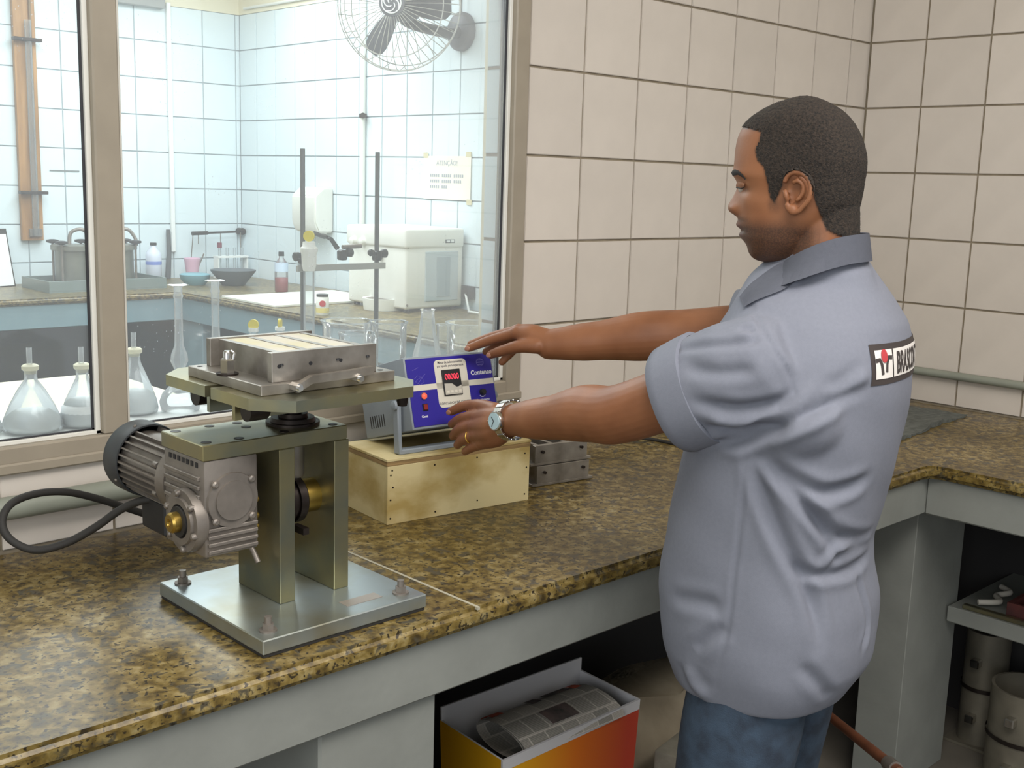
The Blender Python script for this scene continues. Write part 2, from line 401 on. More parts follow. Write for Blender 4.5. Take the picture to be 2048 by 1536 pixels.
# ------------------------------------------------------------------ counters, workshop side
XB, YA = -.79, -.71       # front edges of the two counter legs
GT = .032                 # granite thickness
def l_counter(name, label, poly, z, th, m):
    bm = bmesh.new()
    a = [bm.verts.new((x, y, z-th)) for x, y in poly]; b = [bm.verts.new((x, y, z)) for x, y in poly]
    n = len(poly); bm.faces.new(b); bm.faces.new(list(reversed(a)))
    for k in range(n): bm.faces.new((a[k], a[(k+1) % n], b[(k+1) % n], b[k]))
    bmesh.ops.recalc_face_normals(bm, faces=bm.faces)
    es = [e for e in bm.edges if abs(e.verts[0].co.z-e.verts[1].co.z) < 1e-6]
    bmesh.ops.bevel(bm, geom=es, offset=.010, segments=3, affect='EDGES')
    M = MB(); M.bm.free(); M.bm = bm
    return tag(M.build(name, m, smooth=40), label, 'countertop')
ct = l_counter('granite_countertop', 'speckled brown granite countertop running along the window and right wall',
          [(-4.4, YA), (XB-.03, YA), (XB-.008, YA-.006), (XB, YA-.03), (XB, -3.2), (-.009, -3.2), (-.009, -.009), (-4.4, -.009)], CT, GT, M_GRANITE)
M_SEAM = mat('joint_filler', srgb(176, 170, 150), .6)
MB().box((-2.262, YA+.004, CT-.004), (-2.257, -.012, CT+.0006)).build('seam', M_SEAM, ct)
# masonry support: apron beams and piers
cb = thing('counter_base', (-2.3, YA+.02, 0), 'grey painted concrete beam and piers holding up the granite', 'counter base')
AZ = .772
MB().box((-4.4, YA+.018, AZ), (XB+.13, YA+.13, CT-GT), bev=.004).build('apron_beam', M_APRON, cb)
MB().box((XB+.018, YA+.018, AZ), (XB+.13, -3.2, CT-GT), bev=.004).build('apron_beam', M_APRON, cb)
MB().box((-2.53, YA+.035, 0), (-2.315, -.05, AZ), bev=.004).build('pier', M_APRON, cb)
MB().box((XB+.055, YA+.05, 0), (-.46, -.54, AZ), bev=.0015).build('pier', M_APRON, cb)
MB().box((-3.4, YA+.035, 0), (-3.1, -.05, AZ), bev=.004).build('pier', M_APRON, cb)
MB().box((-4.4, YA+.13, CT-GT-.03), (-.01, -.01, CT-GT)).build('slab', M_APRON, cb)
MB().box((XB+.13, -.6, CT-GT-.03), (-.01, -3.2, CT-GT)).build('slab', M_APRON, cb)
MB().box((-.53, -.665, .425), (-.02, -3.2, .468), bev=.003).build('shelf', M_APRON, cb)
MB().box((-.12, -.04, 0), (-.02, -3.2, .82)).build('rear_panel', M_SHADE, cb)  # added dark sheet over the masonry, shade below the granite as colour
MB().box((-4.4, -.03, 0), (-.13, -.008, .82)).build('rear_panel', M_SHADE, cb)  # same added dark sheet along the window wall
# counters, laboratory side
XB2, YA2 = -.66, 3.30
cl = l_counter('laboratory_countertop', 'granite countertop in the bright laboratory behind the window',
          [(-4.4, YF-.009), (-4.4, YA2), (XB2-.02, YA2), (XB2, YA2-.02), (XB2, .55), (XD-.009, .55), (XD-.009, YF-.009)], CL, .03, M_GRANITE_L)
cb2 = thing('laboratory_counter_base', (-.5, 3.0, 0), 'pale blue painted beam and piers under the laboratory granite', 'counter base')
AZ2 = .815
MB().box((-4.4, YA2+.015, AZ2), (XB2+.1, YA2+.1, CL-.03), bev=.003).build('apron_beam', M_APRON_BLUE, cb2)
MB().box((XB2+.015, .55, AZ2), (XB2+.1, YA2+.1, CL-.03), bev=.003).build('apron_beam', M_APRON_BLUE, cb2)
MB().box((XB2+.03, 3.12, 0), (XB2+.13, YA2+.06, AZ2), bev=.003).build('pier', M_APRON_BLUE, cb2)
MB().box((XB2+.03, 1.2, 0), (XB2+.13, 1.35, AZ2), bev=.003).build('pier', M_APRON_BLUE, cb2)
MB().box((-4.4, YF-.2, 0), (XD-.02, YF-.02, AZ2+.08)).build('rear_panel', M_SHADE, cb2)  # added dark sheets in place of the shaded void below the laboratory counter
MB().box((XD-.2, .5, 0), (XD-.02, YF-.2, AZ2+.08)).build('rear_panel', M_SHADE, cb2)
MB().box((-4.4, YA2+.12, 0), (-.5, YF-.2, .1)).build('plinth', M_SHADE, cb2)

# ------------------------------------------------------------------ consistency test machine
MX, MY = -2.47, -.51
mc = thing('shock_table_machine', (MX, MY, CT), 'zinc plated steel shock table machine with finned motor on the granite', 'machine')
MB().box((-2.611, -.662, CT+.0006), (-2.331, -.370, CT+.005)).build('rubber_sheet', M_BLACK_R, mc)
bp = MB().box((-2.613, -.664, CT+.005), (-2.329, -.368, CT+.026), bev=.0015).build('base_plate', M_ZINC2, mc)
for x, y in ((-2.588, -.395), (-2.588, -.636), (-2.357, -.636), (-2.357, -.395)):
    b = MB(); b.cyl((x, y, CT+.026), (x, y, CT+.0285), .0125, n=20); b.cyl((x, y, CT+.0285), (x, y, CT+.037), .0085, n=6); b.cyl((x, y, CT+.037), (x, y, CT+.047), .0052, n=14)
    b.build('bolt', M_CAST, bp, smooth=35)
MB().box((-2.452, -.632, CT+.026), (-2.388, -.610, CT+.0268)).build('name_plate', mat('label_silver', srgb(168, 160, 152), .4, .5), bp)
SY0, SY1 = -.563, -.446
for x0 in (-2.522, -2.427):
    s = MB().box((x0, SY0, CT+.026), (x0+.026, SY1, 1.158), bev=.001).build('upright_plate', M_ZINC, mc)
tp = MB().box((-2.642, SY0, 1.158), (-2.404, -.443, 1.180), bev=.0012).build('head_plate', M_ZINC, mc)
for x, y in ((-2.627, -.458), (-2.627, -.545), (-2.572, -.455), (-2.528, -.458), (-2.532, -.49), (-2.578, -.548), (-2.42, -.458), (-2.42, -.548), (-2.505, -.548)):
    MB().cyl((x, y, 1.1795), (x, y, 1.1805), .0072, n=18).build('bolt_hole', M_IRON, tp)
# lifting shaft, guide flange, cam and bearings
MB().lathe((-2.462, -.505, 1.180), (0, 0, 1), [(0, .040), (.004, .040), (.004, .034), (.010, .032), (.010, .022), (.016, .022)], 32).build('guide_flange', M_IRON, mc, smooth=40)
sh = MB().lathe((-2.462, -.505, 1.098), (0, 0, 1), [(0, .015), (.005, .017), (.060, .017)], 24).build('lifting_shaft', M_STEEL, mc, smooth=40)
MB().cyl((-2.462, -.505, 1.18), (-2.462, -.505, 1.235), .014, n=24).build('lifting_shaft', M_IRON, mc, smooth=40)
cam = MB().lathe((-2.494, -.505, 1.064), (1, 0, 0), [(0, .034), (.006, .036), (.006, .033), (.012, .033), (.012, .036), (.018, .036), (.018, .033), (.024, .033), (.024, .037), (.036, .037), (.039, .034)], 32).build('cam_wheel', M_IRON, mc, smooth=40)
MB().cyl((-2.46, -.505, 1.064), (-2.427, -.505, 1.064), .026, n=28).build('bearing_boss', M_BRASS, mc, smooth=40)
MB().box((-2.480, -.56, 1.022), (-2.47, -.53, 1.032)).build('cam_tooth', M_IRON, cam)
# rising table
TZ = 1.250
c_ = .042; x0, x1, y0, y1 = -2.604, -2.330, -.668, -.345
def tpoly(sl):
    return [(x0, y0+c_+.008), (x0+c_, y0), (x1-c_*.8, y0), (x1, y0+c_), (x1, y1-c_), (x1-c_, y1), (x0+c_, y1), (x0, y1-c_), (x0, sl+.008), (x0+.060, sl+.008), (x0+.060, sl-.008), (x0, sl-.008)]
rt = MB().prism(tpoly(-.510), TZ-.016, TZ).build('rising_table', M_ZINC, mc)
for yy in (-.545, -.475):
    MB().box((x0+.02, yy-.004, TZ-.044), (x1-.02, yy+.004, TZ-.016)).build('stiffening_rib', M_ZINC, rt)
for yy in (-.58, -.44):
    MB().lathe((x0+.018, yy, TZ-.026), (1, 0, 0), [(0, .014), (.03, .014), (.034, .010)], 18).build('rib_lug', M_IRON, rt, smooth=40)
MB().lathe((-2.462, -.505, TZ-.034), (0, 0, 1), [(0, .03), (.018, .034)], 26).build('table_hub', M_IRON, rt, smooth=40)
MB().lathe((x1-.03, y0+.03, TZ-.034), (0, 0, 1), [(0, .007), (.010, .009), (.018, .009)], 14).build('stud', M_IRON, rt, smooth=40)
# worm gearbox
GX0, GX1, GZ0, GZ1 = -2.640, -2.556, 1.020, 1.158
gb = MB().box((GX0, SY0+.002, GZ0), (GX1, -.446, GZ1), bev=.004, seg=2).build('gearbox', M_CAST, mc, smooth=40)
for k in range(4):      # fins cast into the side
    zz = 1.128-.013*k
    MB().box((GX0-.004, SY0+.012, zz), (GX0+.001, -.452, zz+.006), bev=.001).build('fin', M_CAST, gb)
for k in range(4):
    zz = 1.025+.0105*k
    MB().box((GX0+.004, SY0-.003, zz), (GX1-.003, SY0+.004, zz+.0055), bev=.001).build('fin', M_CAST, gb)
for k in range(7):
    yy = -.545+.0125*k
    MB().box((GX0-.0015, yy, 1.146), (GX0+.001, yy+.006, 1.153)).build('vent_slot', M_BLACK, gb)
cv = MB().lathe((-2.598, SY0+.003, 1.098), (0, -1, 0), [(0, .0395), (.006, .0385), (.0065, .028), (.0095, .028), (.0095, .024)], 32).build('cover_plate', M_CAST, gb, smooth=35)
for sx, sz in ((-1, 1), (1, 1), (1, -1), (-1, -1)):
    MB().lathe((-2.598+sx*.0285, SY0-.002, 1.098+sz*.0265), (0, -1, 0), [(0, .0052), (.004, .0052), (.006, .003)], 12).build('cover_bolt', M_CAST, gb, smooth=35)
FY, FZ = -.522, 1.068
fl = MB().lathe((GX0+.004, FY, FZ), (-1, 0, 0), [(0, .044), (.012, .0455), (.018, .044), (.018, .034), (.022, .033), (.022, .024), (.010, .023)], 40, cap=True).build('output_flange', M_CAST, mc, smooth=35)
for k in range(6):
    a = math.radians(20+60*k)
    MB().lathe((GX0-.012, FY+.0395*math.cos(a), FZ+.0395*math.sin(a)), (-1, 0, 0), [(0, .0052), (.006, .0050), (.008, .003)], 12).build('flange_bolt', M_CAST, fl, smooth=35)
MB().lathe((GX0-.004, FY, FZ), (-1, 0, 0), [(0, .0215), (.0165, .0215)], 28).build('oil_seal', M_BLACK_R, fl, smooth=35)
MB().lathe((GX0-.012, FY, FZ), (-1, 0, 0), [(0, .0145), (.018, .0145), (.021, .012), (.021, .006), (.018, .005)], 24).build('shaft_end', M_BRASS, fl, smooth=35)
for zz, rr in ((1.086, .005), (1.062, .0055), (1.046, .004)):
    MB().lathe((GX1-.001, SY0+.02, zz), (1, 0, 0), [(0, rr), (.009, rr), (.012, rr*.6)], 10).build('plug', M_BRASS, gb, smooth=35)
MB().tube([(-2.545, -.50, 1.022), (-2.540, -.52, 1.0), (-2.538, -.53, .985)], .004, 8).build('drain_pipe', M_CAST, gb, smooth=60)
# motor
AX, AZm = -2.590, 1.101
mo = MB().lathe((AX, -.446, AZm), (0, 1, 0), [(0, .052), (.012, .0555), (.020, .0555), (.020, .046), (.155, .046)], 40).build('motor_housing', M_CAST, mc, smooth=35)
fin = bmesh.new()
for k in range(30):
    a = 2*math.pi*(k+.5)/30
    if 4.3 < a < 5.1: continue
    Mx = Matrix.Translation((AX, 0, AZm)) @ Matrix.Rotation(a, 4, 'Y')
    MB().box((.0445, -.424, -.0013), (.0535, -.290, .0013), Mx).build('cooling_fin', M_CAST, mo)
MB().lathe((AX, -.302, AZm), (0, 1, 0), [(0, .0540), (0, .0565), (.004, .0575), (.042, .0575), (.052, .050), (.054, .03), (.054, .001)], 44, cap=False).build('fan_cover', mat('fan_cover_grey', srgb(64, 66, 68), .5, .2), mo, smooth=40)
for a in (.3, 1.9, 3.6, 5.2):
    MB().sphere((AX+.0575*math.cos(a), -.292, AZm+.0575*math.sin(a)), .0032, sub=1).build('cover_screw', M_CAST, mo, smooth=60)
for a in (2.75, 3.6, .4):
    MB().lathe((AX+.052*math.cos(a), -.422, AZm-.052*math.sin(a)), (0, 1, 0), [(0, .0045), (.012, .0045)], 10).build('tie_bolt', M_CAST, mo, smooth=40)
MB().box((AX-.028, -.40, AZm-.095), (AX+.028, -.325, AZm-.044), bev=.003).build('terminal_box', M_BLACK, mo)
# cable leaving the terminal box and looping back
cpts = [at(318, 1000, y=-.355), at(285, 1001, y=-.34), at(240, 1020, y=-.31), at(190, 1055, y=-.28), at(130, 1087, y=-.25), at(70, 1100, y=-.225),
        at(22, 1080, y=-.20), at(4, 1045, y=-.18), at(22, 1008, y=-.16), at(70, 988, y=-.14), at(130, 984, y=-.13), at(190, 996, y=-.12), at(250, 1015, y=-.11), at(310, 1035, y=-.10), at(370, 1052, y=-.09)]
cpts[-1].z = CT+.0075
MB().tube(spline(cpts, 8), .0062, 10).build('power_cable', M_BLACK_R, mc, smooth=60)

# ------------------------------------------------------------------ three-gang mould clamped on the table
md = thing('prism_mould', (MX, MY, TZ), 'dark steel three-gang prism mould clamped on the shock table', 'mould')
PZ = TZ+.015; BT = PZ+.041
bx0, bx1, by0, by1 = -2.560, -2.384, -.606, -.428
MB().box((-2.583, -.616, TZ), (-2.357, -.415, PZ), bev=.001).build('bottom_plate', M_STEEL, md)
for y0_ in (by0, by1-.012):
    pl = MB().box((bx0, y0_, PZ), (bx1, y0_+.012, BT), bev=.0006).build('end_plate', M_STEEL, md)
    if y0_ == by0:
        for k, xx in enumerate((-2.549, -2.545, -2.498, -2.452, -2.447, -2.400)):
            MB().cyl((xx, y0_+.0002, PZ+.022+(.003 if k % 2 else 0)), (xx, y0_-.0006, PZ+.022), .0028, n=10).build('hole', M_BLACK, pl)
for k in range(4):
    xx = bx0+.014+k*(bx1-bx0-.028-.010)/3
    MB().box((xx, by0+.012, PZ), (xx+.010, by1-.012, BT-.0015)).build('partition', M_STEEL, md)
M_MORT = mat('mortar', srgb(210, 204, 190), .6, col2=srgb(206, 198, 150), scale=14, bump=.3, bscale=70, lo=.3, hi=.55)
for k in range(3):
    xa = bx0+.024+k*(bx1-bx0-.028-.010)/3; xb = xa+(bx1-bx0-.028-.010)/3-.010
    MB().box((xa+.0004, by0+.0124, PZ+.001), (xb-.0004, by1-.0124, BT-.0022)).build('mortar_prism', M_MORT, md)
for xx, yy in ((-2.572, -.43), (-2.572, -.50), (-2.545, -.60), (-2.372, -.60)):
    MB().cyl((xx, yy, PZ+.0001), (xx, yy, PZ+.0006), .0042, n=12).build('hole', M_BLACK, md)
# lever bar on the front edge
lv = [at(592, 776, y=-.624), at(606, 767, y=-.626), at(622, 757, y=-.626), at(660, 752, y=-.626), at(700, 746, y=-.626), at(744, 738, y=-.624)]
rings = []
lb = MB()
for k, pnt in enumerate(lv):
    rings.append([lb.bm.verts.new(pnt+Vector((0, dy, dz))) for dy, dz in ((-.005, -.0065), (.005, -.0065), (.005, .0045), (-.005, .0045))])
lb.loft(rings); lb.build('lever_bar', M_STEEL, md)
for u, v in ((594, 775), (716, 756)):
    p = at(u, v, y=-.628); b = MB(); b.cyl(p+Vector((0, .012, 0)), p+Vector((0, -.006, 0)), .0065, n=6); b.cyl(p, p+Vector((0, -.010, 0)), .004, n=12); b.build('bolt', M_STEEL_B, md, smooth=35)
# clamp stud in the table slot
cs = thing('clamp_stud', (x0+.058, -.510, TZ), 'bright threaded stud with nut and washer in the table slot', 'clamp')
px_, py_ = x0+.030, -.512
MB().lathe((px_, py_, TZ-.016), (0, 0, 1), [(0, .008), (.030, .008)], 16).build('spacer', M_IRON, cs, smooth=40)
MB().lathe((px_, py_, TZ+.0145), (0, 0, 1), [(0, .0155), (.003, .0155)], 24).build('washer', M_IRON, cs, smooth=40)
MB().lathe((px_, py_, TZ+.0175), (0, 0, 1), [(0, .0105), (.018, .0105), (.020, .0085)], 6).build('nut', M_STEEL_B, cs)
MB().lathe((px_, py_, TZ+.037), (0, 0, 1), [(0, .0055), (.010, .0055), (.012, .004)], 14).build('thread', M_STEEL_B, cs, smooth=40)
MB().tube([(px_+.006, py_-.006, TZ+.036), (px_+.007, py_-.007, TZ+.046), (px_+.003, py_-.004, TZ+.049)], .0028, 8).build('split_pin', M_STEEL_B, cs, smooth=60)

# ------------------------------------------------------------------ plywood box
wbx = thing('plywood_box', (-1.94, -.24, CT), 'stained plywood box with nailed panels under the control unit', 'box')
Rw = Matrix.Translation((-2.112, -.284, CT)) @ Matrix.Rotation(math.radians(-6.5), 4, 'Z')
WL, WD, WH = .338, .165, .127
def wbox(name, a, b, m, bev=.0006): return MB().box(a, b, bev=bev).build(name, m, wbx, M=Rw)
fp = wbox('front_panel', (0, 0, 0), (WL, .012, WH-.014), M_PLY)
wbox('side_panel', (0, .0122, 0), (.012, WD-.012, WH-.014), M_PLY)
wbox('side_panel', (WL-.012, .0122, 0), (WL, WD-.012, WH-.014), M_PLY)
wbox('rear_panel', (0, WD-.012, 0), (WL, WD, WH-.014), M_PLY)
wbox('lid', (-.002, -.001, WH-.014+.009), (WL+.002, WD+.001, WH), M_PLY)
wbox('lid_core', (-.001, 0, WH-.014), (WL+.001, WD, WH-.005), M_PLY_E)
for x, z in ((.010, .105), (.007, .096), (.007, .048), (.007, .012), (.012, .072), (.105, .104), (.108, .010), (.205, .106), (.208, .018), (.325, .100), (.327, .014), (.33, .07)):
    MB().cyl((x, .0002, z), (x, -.0008, z), .0017, n=8).build('nail', M_IRON, fp, M=Rw)

# ------------------------------------------------------------------ control unit
ya = math.radians(-6.0); pit = math.radians(16.5)
cu = thing('control_unit', (-1.95, -.22, CT+WH), 'grey metal impact counter with blue front panel held up at the front', 'control unit')
# local frame: x right along the panel, y up the panel, z out of the panel (towards the viewer)
ex = Vector((math.cos(ya), math.sin(ya), 0)); back = Vector((-math.sin(ya), math.cos(ya), 0))
zl_ = (-back*math.cos(pit)+Vector((0, 0, math.sin(pit)))); yl_ = (back*math.sin(pit)+Vector((0, 0, math.cos(pit))))
PW, PH, PD = .206, .138, .175
PB = Vector((-2.066, -.300, 1.0795))
MU = frame(PB, ex, yl_)
M_ENC = mat('enclosure_grey', srgb(142, 150, 158), .5, var=.06, scale=20, bump=.08, bscale=120)
M_BLUE = mat('panel_blue', srgb(48, 38, 150), .38)
M_PWHITE = mat('panel_white', srgb(222, 216, 202), .45)
en = MB().box((0, 0, -PD), (PW, PH, 0), bev=.003, seg=2).build('enclosure', M_ENC, cu, M=MU, smooth=40)
for k in range(7):
    MB().box((-.0006, .018, -.150+.0085*k), (.001, .042, -.1475+.0085*k)).build('vent_slot', M_BLACK, en, M=MU)
for k in range(6):
    MB().box((-.0006, PH-.040, -.150+.0085*k), (.001, PH-.018, -.1475+.0085*k)).build('vent_slot', M_BLACK, en, M=MU)
fpn = MB().box((.004, .005, 0), (PW-.004, PH-.004, .0016), bev=.0005).build('front_panel', M_BLUE, cu, M=MU)
def rrect(xa, xb, ya_, yb, r, n=6):
    pts = []
    for cx, cy, a0 in ((xb-r, yb-r, 0), (xa+r, yb-r, 90), (xa+r, ya_+r, 180), (xb-r, ya_+r, 270)):
        for k in range(n+1):
            a = math.radians(a0+90*k/n); pts.append((cx+r*math.cos(a), cy+r*math.sin(a)))
    return pts
mbp = MB().prism(rrect(.066, .141, .036, .128, .009), .0016, .0021)
mbp.box((.005, .073, .0016), (PW-.005, .084, .0021))
mbp.build('white_field', M_PWHITE, fpn, M=MU)
sc_ = MB().box((.080, .058, .0021), (.122, .108, .0060), bev=.0008).build('counter_display', M_BLACK, cu, M=MU)
M_LED = mat('led_red', srgb(255, 40, 60), .4, emit=(1, .05, .09, 1), estr=1.0)
mbt = MB(); add_bm(mbt, text_mesh('00000', .0165, .0, sx=.80), Matrix.Translation((.101, .0885, .0062))); mbt.build('digits', M_LED, sc_, M=MU, recalc=False)
M_GREYP = mat('display_grey', srgb(196, 190, 178), .5)
MB().prism([(.0815, .0595), (.1205, .0595), (.1205, .0765), (.113, .0735), (.108, .0735), (.099, .0805), (.0815, .0815)], .0060, .0064).build('keypad_field', M_GREYP, sc_, M=MU)
for k in range(4):
    MB().box((.0845+.0093*k, .0625, .0064), (.0905+.0093*k, .0675, .0069)).build('key', M_PWHITE, sc_, M=MU)
def ptxt(name, s, x, y, size, m, bold=.0, z=.0019, sx=1.):
    t = MB(); add_bm(t, text_mesh(s, size, bold, sx=sx), Matrix.Translation((x, y, z))); return t.build(name, m, fpn, M=MU, recalc=False)
M_TXT_W = mat('print_white', srgb(226, 226, 232), .5); M_TXT_D = mat('print_dark', srgb(48, 44, 60), .5); M_TXT_L = mat('print_pale_blue', srgb(112, 104, 190), .5)
ptxt('lettering', 'Mesa de adensamento', .1035, .1205, .0068, M_TXT_D, .0001, .0022, .95)
ptxt('lettering', 'por queda para argamassa', .1035, .1140, .0062, M_TXT_D, .0001, .0022, .95)
ptxt('lettering', 'CONTADOR DE GOLPES', .1035, .0415, .0066, M_TXT_D, .0001, .0022)
ptxt('lettering', 'Contenco', .1745, .0935, .0125, M_TXT_W, .0004)
ptxt('lettering', 'Acoplamento', .170, .0415, .0058, M_TXT_W, .0001)
ptxt('lettering', 'Geral', .030, .0215, .0062, M_TXT_W, .0002)
# emblems: a globe above the maker's name and a sketch on the left
g = MB(); 
for k in range(3): g.box((.166+.001*abs(k-1), .1115+.0045*k, .0016), (.183-.001*abs(k-1), .1135+.0045*k, .0020))
g.tube([Vector((.1745+.0085*math.cos(a), .117+.0075*math.sin(a), .0019)) for a in np.linspace(0, 2*math.pi, 25)], .0005, 5)
g.build('emblem', M_TXT_L, fpn, M=MU)
g = MB()
for pts in ([(.018, .096), (.026, .102), (.036, .098), (.044, .104)], [(.020, .090), (.030, .084), (.040, .090), (.034, .098), (.024, .094), (.020, .090)], [(.016, .112), (.030, .117)], [(.024, .086), (.042, .103)]):
    g.tube([Vector((a, b_, .0019)) for a, b_ in pts], .0004, 5)
g.build('emblem', M_TXT_L, fpn, M=MU)
lp = MB().lathe((.0335, .0620, .0016), (0, 0, 1), [(0, .0072), (.003, .0068), (.003, .0055)], 20).build('lamp_bezel', mat('bezel_silver', srgb(190, 150, 150), .3, .8), cu, M=MU, smooth=40)
MB().lathe((.0335, .0620, .0040), (0, 0, 1), [(0, .0055), (.0025, .0045), (.004, .001)], 16).build('lamp_lens', mat('lamp_red', srgb(255, 50, 40), .3, emit=(1, .06, .03, 1), estr=1.6), lp, M=MU, smooth=60)
sw = MB().box((.0275, .0340, .0016), (.0395, .0475, .0034), bev=.0005).build('switch_frame', M_BLACK, cu, M=MU)
MB().box((.029, .0355, .0034), (.038, .046, .0062), bev=.0012).build('rocker', mat('rocker_red', srgb(140, 40, 40), .35), sw, M=MU)
kb = MB().lathe((.170, .0580, .0016), (0, 0, 1), [(0, .0065), (.006, .006), (.008, .005)], 18).build('knob', M_BLACK, cu, M=MU, smooth=40)
MB().tube([Vector((.170+.0085*math.cos(a), .0575+.0085*math.sin(a), .0018)) for a in np.linspace(math.radians(220), math.radians(320), 10)], .0007, 6).build('knob_scale', M_TXT_W, fpn, M=MU)
# bail handle used as a front foot
lw = CT+WH
def handle_arm(s):
    top = MU @ Vector((s, .045, -.022)); bot = Vector((top.x, 0, 0)); q = at(795, 903, z=lw+.004) if s < .1 else None
    return top
tl = MU @ Vector((-.008, .052, -.030)); tr_ = MU @ Vector((PW+.008, .052, -.030))
fl_ = tl+Vector((.0, -.004, 0))+ex*0; fl_ = Vector((tl.x-.003, tl.y-.006, lw+.005)); fr_ = Vector((tr_.x-.003, tr_.y-.006, lw+.005))
hb = MB()
for a, b in ((tl, fl_), (tr_, fr_)):
    d_ = (b-a).normalized(); Mh = frame(a, ex, d_); hb.box((-.0045, -.006, -.009), (.0045, (b-a).length+.004, .009), Mh, bev=.002)
Mh = frame(fl_, (fr_-fl_), back); hb.box((0, -.009, -.005), ((fr_-fl_).length, .009, .005), Mh, bev=.002)
hb.build('bail_handle', M_ENC, cu, smooth=40)
for p_, s in ((tl, -1), (tr_, 1)):
    MB().lathe(p_+ex*s*.0045, ex*s, [(0, .010), (.005, .009), (.006, .006)], 16).build('handle_knob', M_ENC, cu, smooth=40)

# ------------------------------------------------------------------ steel moulds stacked behind the box
def flat_mould(z, label, dx=0., dy=0.):
    t = thing('steel_mould', (-1.62, -.22, z), label, 'mould', 'steel moulds stacked beside the plywood box')
    a, b = Vector((-1.705+dx, -.262+dy)), Vector((-1.50+dx, -.10+dy))
    R = Matrix.Translation((a.x, a.y, z)) @ Matrix.Rotation(math.radians(-9), 4, 'Z')
    L_, D_ = .165, .13
    MB().box((0, 0, 0), (L_, D_, .006), bev=.0008).build('bottom_plate', M_STEEL, t, M=R)
    for q in ((.012, 0), (.012, D_-.012)): MB().box((q[0], q[1], .006), (L_-.012, q[1]+.011, .044), bev=.0006).build('end_plate', M_STEEL, t, M=R)
    for k in range(4): MB().box((.020+k*.0385, .0112, .006), (.0295+k*.0385, D_-.0122, .043)).build('partition', M_STEEL, t, M=R)
    for q in (.03, .135): MB().cyl((q, .0005, .03), (q, -.006, .03), .0035, n=8).build('bolt', M_IRON, t, M=R)
flat_mould(CT+.001, 'steel gang mould under another one beside the plywood box')
flat_mould(CT+.046, 'steel gang mould lying on top of another mould beside the plywood box', -.004, .004)
# black lead lying on the granite and the frayed mat
MB().tube(spline([at(1235, 872, z=CT+.0045), at(1300, 878, z=CT+.0045), at(1370, 892, z=CT+.0045), at(1440, 908, z=CT+.0045), at(1500, 918, z=CT+.0045)], 8), .0042, 8).build('black_lead', M_BLACK_R, smooth=60)
tag(bpy.data.objects['black_lead'], 'thin black cable lying on the granite behind the man', 'cable')
M_MAT = mat('mat_grey', srgb(104, 108, 104), .95, var=.35, scale=60, bump=.5, bscale=200)
def mat_sheet():
    edge = [at(1310, 846, z=CT), at(1345, 872, z=CT), at(1420, 892, z=CT), at(1560, 905, z=CT), at(1700, 902, z=CT), at(1790, 884, z=CT), at(1830, 871, z=CT), at(1880, 850, z=CT), at(1934, 833, z=CT)]
    fr = spline(edge, 10); n = len(fr); bk0 = Vector((-1.02, -.035, CT)); bk1 = Vector((-.11, -.24, CT))
    top, bot = [], []
    m = MB(); rows = []
    for j in range(9):
        t = j/8; row = []
        for k in range(n):
            s = k/(n-1); B = bk0.lerp(Vector((-.05, -.035, CT)), min(1, s*1.25)) if s < .8 else Vector((-.05, -.035, CT)).lerp(bk1, (s-.8)/.2)
            q = fr[k].lerp(B, t)
            jit = Vector((random.uniform(-.004, .004), random.uniform(-.005, .005), 0)) if j == 0 else Vector((0, 0, 0))
            lift = .004+.005*math.exp(-t*7)*(1+math.sin(s*31))+.0015*math.sin(s*17+t*9)
            row.append(q+jit+Vector((0, 0, lift)))
        rows.append(row)
    rows.insert(0, [Vector((p.x, p.y, CT+.0004)) for p in rows[0]])
    m.grid(rows); return m.build('frayed_mat', M_MAT, smooth=50)
tag(mat_sheet(), 'dark grey mat with a frayed edge on the granite by the corner', 'mat')
